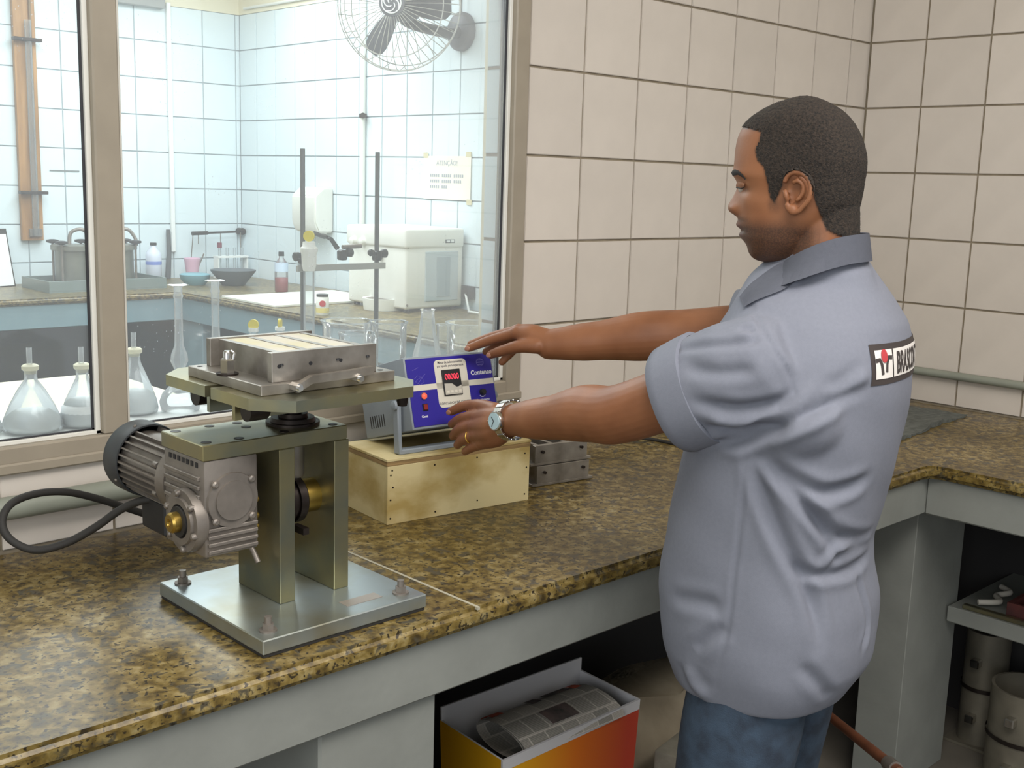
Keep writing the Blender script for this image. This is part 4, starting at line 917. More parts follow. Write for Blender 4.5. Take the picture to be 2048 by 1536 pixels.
# ------------------------------------------------------------------ things under the workshop counter
M_CARD_O = mat('carton_orange', srgb(214, 112, 30), .55, col2=srgb(232, 176, 30), scale=3.2, lo=.42, hi=.58)
def carton_print():
    m = bpy.data.materials.new('carton_print'); m.use_nodes = True; nt = m.node_tree; N = nt.nodes; L = nt.links; b = N['Principled BSDF']; b.inputs['Roughness'].default_value = .5
    tc = N.new('ShaderNodeTexCoord'); sx = N.new('ShaderNodeSeparateXYZ'); L.new(tc.outputs['Object'], sx.inputs[0])
    mr = N.new('ShaderNodeMapRange'); mr.inputs['From Min'].default_value = -.20; mr.inputs['From Max'].default_value = .20; L.new(sx.outputs[0], mr.inputs[0])
    cr = N.new('ShaderNodeValToRGB'); e = cr.color_ramp.elements; e[0].position = .1; e[0].color = srgb(228, 168, 24); e[1].position = .9; e[1].color = srgb(186, 62, 40); k = e.new(.5); k.color = srgb(222, 116, 26)
    L.new(mr.outputs[0], cr.inputs[0]); L.new(cr.outputs[0], b.inputs['Base Color']); return m
M_CARD_O = carton_print()
M_CARD_W = mat('carton_white', srgb(206, 204, 206), .6)
crt = thing('printed_carton', (-1.84, -.45, 0), 'open orange and yellow printed carton under the counter', 'carton')
cz = .50; A0 = at(880, 1440, z=cz); A1 = at(1005, 1522, z=cz); A2 = at(1280, 1398, z=cz); A3 = at(1160, 1338, z=cz)
ctop = [A1, A2, A3, A0]; cen = sum(ctop, Vector())/4
cbot = [Vector((cen.x+(p.x-cen.x)*.9, cen.y+(p.y-cen.y)*.9, 0.001)) for p in ctop]
names = ('front_side', 'right_side', 'rear_side', 'left_side')
def wallq(a, b, c, d, th, name, mo_, mi, par):
    m = MB(); n = (b-a).cross(d-a).normalized()
    inn = [p-n*th for p in (a, b, c, d)]
    o_ = [m.bm.verts.new(p) for p in (a, b, c, d)]; i_ = [m.bm.verts.new(p) for p in inn]
    m.face(o_); m.face(list(reversed(i_)))
    for k in range(4): m.face((o_[k], o_[(k+1) % 4], i_[(k+1) % 4], i_[k]))
    o = m.build(name, [mo_, mi], par)
    for pl in o.data.polygons: pl.material_index = 0 if pl.normal.dot(n) > .5 else 1
    return o
rise = (0, 0, .0, .0)
for k in range(4):
    a, b = ctop[k], ctop[(k+1) % 4]; c, d = cbot[(k+1) % 4], cbot[k]
    up = Vector((0, 0, .028)) if k in (2,) else Vector((0, 0, 0))
    w_ = wallq(d, c, b+up, a+up, .004, names[k], M_CARD_O, M_CARD_W, crt)
    if k in (0, 1):
        n = (c-d).cross(a-d).normalized(); ed = .022
        wallq(a+(d-a).normalized()*ed+n*.0008, b+(c-b).normalized()*ed+n*.0008, b+n*.0008, a+n*.0008, .001, 'white_border', M_CARD_W, M_CARD_W, w_)
m_ = MB(); m_.face([m_.bm.verts.new(p+Vector((0, 0, .004))) for p in cbot]); m_.build('bottom_side', M_CARD_W, crt)
# newspapers
M_NEWS = bpy.data.materials.new('newsprint'); M_NEWS.use_nodes = True
def news():
    nt = M_NEWS.node_tree; N = nt.nodes; L = nt.links; b = N['Principled BSDF']; b.inputs['Roughness'].default_value = .9
    tc = N.new('ShaderNodeTexCoord'); br = N.new('ShaderNodeTexBrick'); br.inputs['Scale'].default_value = 5; br.inputs['Mortar Size'].default_value = .03; br.inputs['Row Height'].default_value = .5; br.inputs['Brick Width'].default_value = .8
    br.inputs['Color1'].default_value = srgb(150, 146, 138); br.inputs['Color2'].default_value = srgb(196, 188, 178); br.inputs['Mortar'].default_value = srgb(206, 198, 188)
    L.new(tc.outputs['UV'], br.inputs['Vector'])
    wv = N.new('ShaderNodeTexWave'); wv.bands_direction = 'Y'; wv.inputs['Scale'].default_value = 40; wv.inputs['Distortion'].default_value = 1.5; L.new(tc.outputs['UV'], wv.inputs['Vector'])
    mx = N.new('ShaderNodeMixRGB'); mx.blend_type = 'MULTIPLY'; mx.inputs[0].default_value = .35; L.new(br.outputs[0], mx.inputs[1]); L.new(wv.outputs[0], mx.inputs[2]); L.new(mx.outputs[0], b.inputs['Base Color'])
news()
def paper_roll(p0, p1, r, label, flat, mpatch):
    t = thing('newspaper', (p0+p1)/2-Vector((0, 0, r)), label, 'newspaper', 'newspapers in the carton')
    d = (p1-p0).normalized(); e = d.cross(Vector((0, 0, 1))).normalized(); f = e.cross(d)
    bm = bmesh.new(); uv = bm.loops.layers.uv.new('UVMap'); rows = []
    n = 26
    for i in range(n+1):
        a = 2*math.pi*1.25*i/n; rr = r*(1-.16*i/n)
        off = e*(rr*math.cos(a)*1.25)+f*(rr*math.sin(a)*flat)
        rows.append([bm.verts.new(p0+(p1-p0)*s+off) for s in np.linspace(0, 1, 7)])
    for i in range(n):
        for j in range(6):
            fc = bm.faces.new((rows[i][j], rows[i][j+1], rows[i+1][j+1], rows[i+1][j]))
            for lp_, (jj, ii) in zip(fc.loops, ((j, i), (j+1, i), (j+1, i+1), (j, i+1))): lp_[uv].uv = (jj/6, ii/n)
    m = MB(); m.bm.free(); m.bm = bm; o = m.build('rolled_sheets', M_NEWS, t, smooth=60)
    for sa, sb, aa, ab, mm in mpatch:
        q = MB(); R_ = []
        for a in np.linspace(aa, ab, 6):
            off = e*(r*1.015*math.cos(a)*1.25)+f*(r*1.015*math.sin(a)*flat); R_.append([p0+(p1-p0)*s+off for s in np.linspace(sa, sb, 3)])
        q.grid(R_); q.build('printed_picture', mm, t)
M_PHOTO = mat('news_photo', srgb(110, 92, 88), .9, col2=srgb(66, 62, 60), scale=30); M_HEADL = mat('news_red', srgb(196, 92, 66), .9)
n0, n1 = at(1000, 1480, z=.485), at(1195, 1404, z=.485)
paper_roll(n0, n1, .062, 'folded newspaper with a photo lying across the carton', .5, [(.58, .84, 2.1, 2.7, M_PHOTO), (.05, .16, 2.1, 2.9, M_HEADL), (.86, .94, 2.0, 2.8, M_HEADL), (.42, .52, 2.0, 2.5, M_PHOTO), (.35, .62, .9, 1.5, M_PHOTO)])
paper_roll(at(955, 1495, z=.40), at(1120, 1420, z=.40), .050, 'rolled newspaper end showing at the left of the carton', .9, [(.1, .3, 2.0, 2.7, M_PHOTO)])
# cement sack, specimen blocks
M_SACK = mat('sack_paper', srgb(158, 146, 124), .85, col2=srgb(132, 120, 100), scale=8, bump=.5, bscale=30)
def sack():
    m = MB(); rows = []; cx, cy = -1.36, -.30
    H = .37
    for i in range(19):
        z = H*i/18; rr = 1 if i > 1 else .86+.07*i; tp_ = 1-.55*max(0, (i-12)/6)**1.6
        row = []
        for k in range(36):
            a = 2*math.pi*k/36; n_ = 1+.05*math.sin(3*a+z*14)+.03*math.sin(7*a-z*33)
            row.append((cx+.24*rr*math.copysign(abs(math.cos(a))**.75, math.cos(a))*n_, cy+.16*rr*tp_*math.copysign(abs(math.sin(a))**.75, math.sin(a))*n_, .001+z+.018*math.sin(a*2+1)*(i/18)**2+.02*math.sin(5*a)*(i/18)**4))
        rows.append(row)
    m.grid(rows, True); m.face([v for v in list(m.bm.verts)[-36:]]); m.face([v for v in list(m.bm.verts)[:36]])
    o = m.build('cement_sack', M_SACK, smooth=60)
    return tag(o, 'crumpled tan paper sack standing behind the carton', 'sack')
sack()
M_CONC = mat('specimen_concrete', srgb(150, 144, 128), .9, var=.25, scale=20, bump=.5, bscale=80)
for k, (z0_, lab) in enumerate(((0.001, 'bottom concrete block of the pile beside the carton'), (.111, 'middle concrete block of the pile beside the carton'), (.221, 'top concrete block of the pile beside the carton'))):
    a = at(1320, 1450, z=.33)
    tag(MB().box((-1.54+.008*k, -.60-.006*k, z0_), (-1.40+.008*k, -.47-.006*k, z0_+.108), Matrix.Translation((-1.47, -.53, 0)) @ Matrix.Rotation(math.radians(8*k-6), 4, 'Z') @ Matrix.Translation((1.47, .53, 0)), bev=.006, seg=2).build('concrete_block', M_CONC, smooth=40), lab, 'block', 'concrete blocks beside the carton')
# wooden handle leaning in the dark, right of the man
M_BROOM = mat('handle_brown', srgb(120, 74, 52), .5, var=.3, scale=20)
hp0, hp1 = at(1650, 1425, y=-.60), at(1800, 1545, y=-.93)
dh = (hp1-hp0).normalized(); 
bmn = thing('wooden_handle', (hp1.x, hp1.y, 0), 'reddish brown wooden tool handle leaning beside the corner pier', 'handle')
tz = (hp1.z-.004)/(hp1.z-hp0.z); q1 = hp1+(hp1-hp0)*max(0, (hp1.z-.02)/(hp0.z-hp1.z))
MB().tube([hp0, hp1, q1], [.011, .012, .013], 12).build('shaft', M_BROOM, bmn, smooth=50)
MB().tube([q1+(hp0-q1).normalized()*.02, q1+(hp0-q1).normalized()*.06], .016, 12).build('ferrule', M_CAST, bmn, smooth=50)
# cylindrical moulds and trays on the lower right
M_CYL = mat('cylinder_mould', srgb(124, 118, 104), .5, .35, var=.25, scale=14, bump=.2)
def cyl_mould(x, y, z, r, h, label, grp='cylinder moulds on the floor'):
    t = thing('cylinder_mould', (x, y, z), label, 'mould', grp)
    MB().lathe((x, y, z+.008), (0, 0, 1), [(0, r), (h, r), (h, r-.008), (.02, r-.008), (.02, .001)], 28, cap=False).build('shell', M_CYL, t, smooth=40)
    MB().lathe((x, y, z+.008+h*.48), (0, 0, 1), [(0, r+.004), (.012, r+.004)], 28, cap=False).build('clamp_band', M_IRON, t, smooth=40)
    MB().box((x-r-.012, y-r-.012, z), (x+r+.012, y+r+.012, z+.008)).build('base_plate', M_CYL, t)
    for q in (.25, .75): MB().box((x-r-.026, y-.012, z+.008+h*q-.012), (x-r+.002, y+.012, z+.008+h*q+.012), bev=.003).build('lug', M_STEEL_B, t)
cyl_mould(-.42, -.86, .001, .095, .265, 'large cylinder mould nearest the right picture edge, rim facing up')
cyl_mould(-.42, -1.10, .001, .095, .265, 'cylinder mould next in the row, partly beyond the picture edge')
cyl_mould(-.27, -.70+.02, .001, .06, .33, 'slim cylinder mould behind the large one beside the pier')
M_RUST = mat('rusty_red', srgb(112, 54, 48), .8, col2=srgb(76, 44, 42), scale=12, bump=.3)
M_JUNK = mat('dusty_iron', srgb(92, 82, 76), .75, var=.3, scale=20)
pn = thing('rusty_tray', (-.40, -.93, .468), 'rusty red flat tray on the low shelf', 'tray')
MB().box((-.48, -1.12, .469), (-.15, -.80, .476)).build('tray_floor', M_RUST, pn)
for a, b in (((-.48, -1.12, .476), (-.47, -.80, .506)), ((-.16, -1.12, .476), (-.15, -.80, .506)), ((-.47, -.81, .476), (-.16, -.80, .506)), ((-.47, -1.12, .476), (-.16, -1.11, .506))):
    MB().box(a, b).build('tray_wall', M_RUST, pn)
sv = thing('sieve_stack', (-.36, -.93, .476), 'dark round sieves piled in the rusty tray on the shelf', 'sieve')
for k in range(3): MB().lathe((-.315+.01*k, -.96+.01*k, .477+.052*k), (0, 0, 1), [(0, .10), (.045, .10), (.045, .104), (.051, .104), (.051, .095), (.010, .095)], 28, cap=False).build('sieve', M_JUNK, sv, smooth=40)
rp = MB().tube(spline([(-.47, -.72, .480), (-.43, -.76, .483), (-.38, -.73, .480), (-.34, -.75, .484), (-.30, -.71, .480)], 6), .008, 8).build('rag_strip', mat('rag_white', srgb(206, 200, 188), .9), smooth=60); tag(rp, 'twisted pale rag at the near end of the low shelf', 'rag')
tag(MB().box((-.52, -1.5, .4685), (-.50, -.70, .480), bev=.002).build('flat_bar', M_ZINC), 'flat yellowish bar lying along the front of the shelf', 'bar')
# ------------------------------------------------------------------ the man
def voxel(bm, size, sm=0, fac=.5):
    """one continuous surface around the overlapping closed pieces in bm"""
    me = bpy.data.meshes.new('v'); bmesh.ops.recalc_face_normals(bm, faces=bm.faces); bm.to_mesh(me); bm.free()
    o = bpy.data.objects.new('v', me); COL.objects.link(o)
    r = o.modifiers.new('r', 'REMESH'); r.mode = 'VOXEL'; r.voxel_size = size; r.adaptivity = 0
    if sm: s = o.modifiers.new('s', 'SMOOTH'); s.iterations = sm; s.factor = fac
    dg = bpy.context.evaluated_depsgraph_get(); out = bpy.data.meshes.new_from_object(o.evaluated_get(dg))
    bpy.data.objects.remove(o); bpy.data.meshes.remove(me)
    return out
def get_co(me):
    a = np.empty(len(me.vertices)*3); me.vertices.foreach_get('co', a); return a.reshape(-1, 3)
def get_no(me):
    a = np.empty(len(me.vertices)*3); me.vertices.foreach_get('normal', a); return a.reshape(-1, 3)
def set_co(me, a): me.vertices.foreach_set('co', np.ascontiguousarray(a, dtype=np.float64).ravel()); me.update()
def link_mesh(name, me, m, parent=None, org=None):
    """mesh in world coordinates -> object"""
    o_ = origin(parent) if parent is not None else Vector(org)
    me.transform(Matrix.Translation(-o_)); me.name = name; me.materials.clear()
    for x in (m if isinstance(m, (list, tuple)) else [m]): me.materials.append(x)
    for p in me.polygons: p.use_smooth = True
    o = bpy.data.objects.new(name, me); COL.objects.link(o)
    if parent is not None: o.parent = parent
    else: o.location = o_
    return o
def limb(mb, pts, rad, n=20, k=8):
    """rounded tapered limb through the joints"""
    P = spline(pts, k); R_ = []
    m = len(pts)-1
    for i in range(len(P)):
        t = min(i/k, m-1e-6); a = int(t); f = t-a; f = f*f*(3-2*f); R_.append(rad[a]*(1-f)+rad[a+1]*f)
    d0 = (P[0]-P[1]).normalized(); d1 = (P[-1]-P[-2]).normalized()
    pre = [(P[0]+d0*R_[0]*math.sin(a), R_[0]*math.cos(a)) for a in (1.5, 1.2, .8, .4)]
    post = [(P[-1]+d1*R_[-1]*math.sin(a), R_[-1]*math.cos(a)) for a in (.4, .8, 1.2, 1.5)]
    mb.tube([p for p, r in pre]+P+[p for p, r in post], [r for p, r in pre]+R_+[r for p, r in post], n)
AZB = math.radians(-15)
BF = Vector((math.sin(AZB), math.cos(AZB), 0)); BR = Vector((math.cos(AZB), -math.sin(AZB), 0))
AXI = Vector((-1.82, -.96, 0))
SL = Vector((-1.985, -1.0, 1.302)); SR = Vector((-1.645, -.91, 1.318))
EL = at(1240, 828, d=1.80); WL_ = at(1025, 840, d=2.0)
ER = at(1375, 668, d=2.06); WR_ = at(1100, 689, d=2.13)
body = MB()
# --- head: stacked sections traced as a profile, nose, lips, brow and eye sockets as local relief
AZH = math.radians(-28)
hf = Vector((math.sin(AZH), math.cos(AZH), 0)); hl = Vector((-math.cos(AZH), math.sin(AZH), 0)); hu = (Vector((0, 0, 1))+hf*.075).normalized()
HO = at(1607, 385, d=1.73); K = 5069.
MH = Matrix(((hf.x, hl.x, hu.x, HO.x), (hf.y, hl.y, hu.y, HO.y), (hf.z, hl.z, hu.z, HO.z), (0, 0, 0, 1)))
prof = [  # zy, front, front without nose/lips, back
 (152, 770, 770, 850), (165, 715, 715, 905), (200, 600, 600, 990), (250, 500, 500, 1075), (300, 420, 420, 1130), (350, 365, 365, 1168), (400, 328, 328, 1197), (450, 304, 304, 1220),
 (500, 290, 290, 1236), (560, 280, 280, 1250), (620, 275, 275, 1256), (680, 268, 268, 1252), (720, 262, 266, 1246), (755, 264, 272, 1240), (790, 284, 292, 1236), (830, 292, 310, 1230),
 (870, 276, 318, 1222), (920, 252, 320, 1214), (965, 222, 320, 1200), (1000, 212, 318, 1185), (1028, 220, 316, 1165), (1052, 262, 314, 1140), (1070, 294, 314, 1120), (1090, 298, 318, 1090),
 (1112, 280, 322, 1060), (1138, 276, 326, 1030), (1160, 312, 332, 1000), (1176, 322, 338, 975), (1202, 295, 342, 950), (1230, 312, 350, 925), (1260, 346, 362, 900), (1290, 364, 372, 870),
 (1320, 368, 378, 840), (1350, 380, 388, 810), (1380, 402, 408, 770), (1405, 450, 450, 700), (1412, 500, 500, 640)]
wid = [(152, .010), (165, .028), (200, .047), (250, .060), (300, .0675), (350, .0715), (400, .074), (500, .0765), (620, .077), (720, .0755), (830, .073), (920, .0715), (1000, .069), (1070, .066), (1160, .0615), (1230, .057), (1290, .050), (1350, .040), (1405, .022), (1412, .010)]
zz = np.array(sorted(set(list(range(152, 1412, 14))+[1412])))
col = lambda i: np.interp(zz, [p[0] for p in prof], [p[i] for p in prof])
wz = np.interp(zz, [w[0] for w in wid], [w[1] for w in wid])
fr, fb, bk = col(1), col(2), col(3)
rows = []
NA = 72
for i, zy in enumerate(zz):
    z = (864-zy)/K; xf = (795-fb[i])/K; xb = (795-bk[i])/K; wq = .35+.15*float(np.clip((zy-900)/320, 0, 1)); cx = xf*wq+xb*(1-wq)
    dn = (fb[i]-fr[i])/K; row = []
    face = np.clip((zy-500)/250, 0, 1)
    for k in range(NA):
        a = 2*math.pi*k/NA; c, s = math.cos(a), math.sin(a)
        ex_ = 2.0+.35*face if c > 0 else 2.1
        q = (abs(c)**ex_+abs(s)**ex_)**(-1/ex_)
        x = cx+(xf-cx if c > 0 else cx-xb)*c*q; y = wz[i]*s*q
        if c > 0:
            sg = .0095+.0105*np.clip((zy-800)/200, 0, 1) if zy < 1062 else (.024 if zy < 1250 else .03)
            x += dn*math.exp(-(y/sg)**2)
            # nostril wing
            x += .006*math.exp(-((zy-1005)/32)**2)*math.exp(-((abs(y)-.0165)/.006)**2)
            # eye socket, cheek bone, brow ridge
            x -= .0075*math.exp(-((zy-838)/50)**2)*math.exp(-((abs(y)-.030)/.017)**2)
            x += .0035*math.exp(-((zy-745)/28)**2)*math.exp(-((abs(y)-.028)/.02)**2)
            x += .003*math.exp(-((zy-950)/60)**2)*math.exp(-((abs(y)-.046)/.018)**2)
            # lid over the eyeball
            x += .0075*math.exp(-((zy-820)/24)**2)*math.exp(-((abs(y)-.031)/.014)**2)
            # corner of the mouth
            x -= .003*math.exp(-((zy-1165)/12)**2)*math.exp(-((abs(y)-.02)/.012)**2)
        row.append(MH @ Vector((x, y, z)))
    rows.append(row)
V0 = len(body.bm.verts)
body.grid(rows, True); body.bm.verts.ensure_lookup_table()
body.face([body.bm.verts[V0+k] for k in range(NA)]); body.face([body.bm.verts[len(body.bm.verts)-NA+k] for k in range(NA)])
def hp(zx, zy, y): return MH @ Vector(((795-zx)/K, y, (864-zy)/K))
# ears
for s in (1, -1):
    rim = [(690, 800), (705, 755), (745, 725), (800, 722), (850, 750), (878, 800), (880, 860), (862, 920), (825, 965), (785, 1005), (745, 1012), (715, 985), (702, 950)]
    body.tube(spline([hp(x, y, s*(.080+.012*max(0, (x-690)/190))) for x, y in rim], 5), .0042, 8)
    body.tube(spline([hp(745, 800, s*.083), hp(790, 780, s*.086), hp(825, 820, s*.086), hp(815, 880, s*.085), hp(770, 930, s*.083)], 5), .0036, 8)
    body.tube(spline([hp(690, 850, s*.078), hp(700, 890, s*.082), hp(712, 925, s*.080)], 4), .0045, 8)
    m_ = MB(); g_ = [[hp(700+(860-700)*i/6, 760+(985-760)*j/8, s*(.072+.010*i/6)) for i in range(7)] for j in range(9)]
    for j in range(9):
        for i in range(7):
            ell = ((i/6-.5)/.52)**2+((j/8-.5)/.55)**2
            if ell > 1: g_[j][i] = hp(785+(700+160*i/6-785)/math.sqrt(ell), 870+(760+225*j/8-870)/math.sqrt(ell), s*(.070+.010*i/6))
    va = [[body.bm.verts.new(p) for p in r] for r in g_]; vb = [[body.bm.verts.new(p-hl*s*.014) for p in r] for r in g_]
    for Vv in (va, vb):
        for j in range(8):
            for i in range(6): body.face((Vv[j][i], Vv[j][i+1], Vv[j+1][i+1], Vv[j+1][i]))
    ringi = [(0, i) for i in range(7)]+[(j, 6) for j in range(1, 9)]+[(8, i) for i in range(5, -1, -1)]+[(j, 0) for j in range(7, 0, -1)]
    for q in range(len(ringi)):
        a_, b_ = ringi[q], ringi[(q+1) % len(ringi)]; body.face((va[a_[0]][a_[1]], va[b_[0]][b_[1]], vb[b_[0]][b_[1]], vb[a_[0]][a_[1]]))
    body.sphere(hp(745, 985, s*.080), .0075, sub=2)
# neck
for dy in (-.012, .012):
    limb(body, [hp(948, 880, dy), hp(952, 1150, dy), hp(945, 1420, dy), hp(960, 1700, dy)], [.0495, .0495, .052, .060], 28)
# trunk and legs inside the clothes
HIP = AXI+Vector((0, 0, .93))
limb(body, [SL+Vector((0, 0, .0)), (SL+SR)/2+Vector((0, 0, .03)), SR], [.040, .05, .040])
limb(body, [AXI+Vector((0, 0, 1.38)), AXI+Vector((0, 0, 1.15)), HIP], [.085, .085, .09])
KN = {}
for s, dx in ((-1, -.10), (1, .10)):
    hipj = AXI+BR*dx+BF*.0+Vector((0, 0, .88)); foot = AXI+BR*dx*1.25+BF*.02
    limb(body, [hipj, Vector((foot.x, foot.y, .48))+BF*.015, Vector((foot.x, foot.y, .07)), Vector((foot.x, foot.y, .045))+BF*.14], [.075, .05, .036, .028])
# arms
limb(body, [SL, SL.lerp(EL, .5)+Vector((0, 0, -.005)), EL, EL.lerp(WL_, .28)+Vector((0, 0, .004)), EL.lerp(WL_, .65), WL_], [.048, .049, .047, .0470, .037, .0285], 26)
limb(body, [SR, SR.lerp(ER, .5), ER, ER.lerp(WR_, .3)+Vector((0, 0, .002)), ER.lerp(WR_, .68), WR_], [.046, .048, .045, .0455, .036, .0285], 26)
# hands
FINGERS = {}
def hand(wr, digits, palm):
    for pts, rr in palm: limb(body, pts, rr, 16)
    for nm, pts, rr in digits:
        limb(body, [at(u, v, d=d) for u, v, d in pts], rr, 14); FINGERS[nm] = [at(u, v, d=d) for u, v, d in pts]
A_ = lambda u, v, d: at(u, v, d=d)
hand(WL_, [
    ('left_thumb', [(992, 822, 2.035), (962, 811, 2.085), (930, 812, 2.125), (902, 823, 2.150)], [.0150, .0115, .0100, .0085]),
    ('left_index', [(955, 832, 2.080), (925, 836, 2.115), (904, 848, 2.150)], [.0115, .0098, .0085]),
    ('left_middle', [(950, 852, 2.075), (920, 858, 2.110), (906, 872, 2.140)], [.0118, .0100, .0085]),
    ('left_ring', [(952, 871, 2.070), (928, 878, 2.100), (915, 890, 2.130)], [.0112, .0095, .0082]),
    ('left_little', [(963, 888, 2.062), (943, 896, 2.088), (930, 903, 2.112)], [.0100, .0086, .0074])],
    [([WL_, A_(990, 838, 2.035), A_(955, 834, 2.080)], [.0275, .0230, .0130]), ([WL_, A_(988, 850, 2.030), A_(950, 853, 2.075)], [.0265, .0235, .0135]),
     ([WL_, A_(990, 862, 2.028), A_(952, 871, 2.070)], [.0260, .0220, .0130]), ([WL_, A_(996, 870, 2.026), A_(963, 887, 2.062)], [.0255, .0200, .0120])])
hand(WR_, [
    ('right_thumb', [(1075, 692, 2.120), (1038, 693, 2.130), (1006, 701, 2.150), (982, 709, 2.168)], [.0150, .0125, .0105, .0085]),
    ('right_index', [(1034, 666, 2.150), (985, 679, 2.178), (938, 696, 2.205)], [.0115, .0098, .0080]),
    ('right_middle', [(1037, 661, 2.170), (990, 672, 2.198), (942, 688, 2.228)], [.0118, .0098, .0080]),
    ('right_ring', [(1041, 667, 2.190), (1004, 684, 2.216), (972, 703, 2.238)], [.0112, .0095, .0080]),
    ('right_little', [(1046, 680, 2.202), (1024, 703, 2.212), (1004, 724, 2.216)], [.0102, .0088, .0074])],
    [([WR_, A_(1068, 674, 2.140), A_(1034, 666, 2.150)], [.0280, .0230, .0135]), ([WR_, A_(1068, 672, 2.155), A_(1037, 661, 2.170)], [.0260, .0220, .0135]),
     ([WR_, A_(1070, 676, 2.165), A_(1041, 668, 2.190)], [.0260, .0220, .0130]), ([WR_, A_(1072, 684, 2.165), A_(1046, 681, 2.200)], [.0250, .0215, .0125])])
bme = voxel(body.bm, .0024, 3, .5)
# colour masks on the skin: beard stubble, lips, hair
co_ = get_co(bme); inv = np.array(MH.inverted()); loc = co_ @ inv[:3, :3].T+inv[:3, 3]
X, Y, Z = loc[:, 0], loc[:, 1], loc[:, 2]; zx = 795-X*K; zy = 864-Z*K
sm = lambda a, lo, hi: np.clip((a-lo)/(hi-lo), 0, 1)
inhead = (zy < 1560) & (np.abs(Y) < .11)
hairline = np.interp(zx, [200, 330, 420, 500, 520, 450, 600], [430, 425, 385, 385, 385, 385, 385])
# hair: above the hairline, behind the temple, down to the nape
temple = np.interp(zy, [380, 430, 500, 560, 640, 690, 800, 900, 960, 1000], [330, 500, 480, 450, 470, 520, 545, 560, 600, 660])
hair = np.where(zy < 400, sm(400-zy+ (zx-330)*.22, 0, 30), sm(zx-temple, 0, 24))*sm(zx-300+np.maximum(0, 430-zy)*5, -10, 10)
nape = np.interp(zx, [600, 640, 700, 860, 900, 940, 980, 1200], [960, 880, 740, 760, 900, 1020, 1120, 1230])
hair = hair*sm(nape+30-zy, 0, 40)*inhead
earm = ((zx-775)/118)**2+((zy-868)/158)**2 < 1
hair = np.where(earm & (np.abs(Y) > .070), 0, hair)
beard = sm(zy-1000-(zx-500)*-.0, 0, 140)*sm(1000-zx, 0, 160)*sm(zy-(1090-(zx-300)*.0), -60, 60)
beard = np.maximum(beard*sm(1470-zy, 0, 60), .8*np.exp(-((zy-1090)/25.)**2)*sm(420-zx, 0, 60))*inhead
beard = np.maximum(beard, .9*sm(zy-900, 0, 60)*sm(1040-zy, 0, 120)*sm(zx-545, 0, 30)*sm(660-zx, 0, 40)*inhead)
lips = (np.exp(-((zy-1135)/22.)**2)+np.exp(-((zy-1205)/22.)**2))*(np.abs(Y) < .024)*sm(370-zx, 0, 30)*inhead
for nm, v in (('hair', hair), ('beard', beard), ('lips', lips)):
    at_ = bme.attributes.new(nm, 'FLOAT', 'POINT'); at_.data.foreach_set('value', np.clip(v, 0, 1).astype(np.float32))
def skin_mat():
    m = bpy.data.materials.new('skin'); m.use_nodes = True; nt = m.node_tree; N = nt.nodes; L = nt.links; b = N['Principled BSDF']
    tc = N.new('ShaderNodeTexCoord'); nz = N.new('ShaderNodeTexNoise'); nz.inputs['Scale'].default_value = 14; L.new(tc.outputs['Object'], nz.inputs['Vector'])
    cr = N.new('ShaderNodeValToRGB'); cr.color_ramp.elements[0].position = .3; cr.color_ramp.elements[1].position = .7
    cr.color_ramp.elements[0].color = srgb(124, 78, 50); cr.color_ramp.elements[1].color = srgb(148, 98, 66); L.new(nz.outputs[0], cr.inputs[0])
    src = cr.outputs[0]
    n2 = N.new('ShaderNodeTexNoise'); n2.inputs['Scale'].default_value = 420; L.new(tc.outputs['Object'], n2.inputs['Vector'])
    for nm, c, mx in (('lips', srgb(150, 92, 82), .7), ('beard', srgb(56, 44, 38), .82), ('hair', srgb(44, 36, 30), .97)):
        a = N.new('ShaderNodeAttribute'); a.attribute_name = nm; mu = N.new('ShaderNodeMath'); mu.operation = 'MULTIPLY'; mu.inputs[1].default_value = mx; L.new(a.outputs['Fac'], mu.inputs[0])
        f = mu.outputs[0]
        if nm != 'lips':
            mr = N.new('ShaderNodeMapRange'); mr.inputs['From Min'].default_value = .35; mr.inputs['From Max'].default_value = .6; mr.inputs['To Min'].default_value = .72; mr.inputs['To Max'].default_value = 1.0
            L.new(n2.outputs[0], mr.inputs[0]); m3 = N.new('ShaderNodeMath'); m3.operation = 'MULTIPLY'; L.new(f, m3.inputs[0]); L.new(mr.outputs[0], m3.inputs[1]); f = m3.outputs[0]
        mi = N.new('ShaderNodeMixRGB'); L.new(f, mi.inputs[0]); L.new(src, mi.inputs[1]); mi.inputs[2].default_value = c; src = mi.outputs[0]
    L.new(src, b.inputs['Base Color']); b.inputs['Roughness'].default_value = .5; b.inputs['Specular IOR Level'].default_value = .4
    b.inputs['Subsurface Weight'].default_value = .08; b.inputs['Subsurface Radius'].default_value = (.01, .004, .002)
    bp = N.new('ShaderNodeBump'); bp.inputs['Strength'].default_value = .12; bp.inputs['Distance'].default_value = .001; n3 = N.new('ShaderNodeTexNoise'); n3.inputs['Scale'].default_value = 260
    L.new(tc.outputs['Object'], n3.inputs['Vector']); L.new(n3.outputs[0], bp.inputs['Height']); L.new(bp.outputs[0], b.inputs['Normal'])
    return m
M_SKIN = skin_mat()
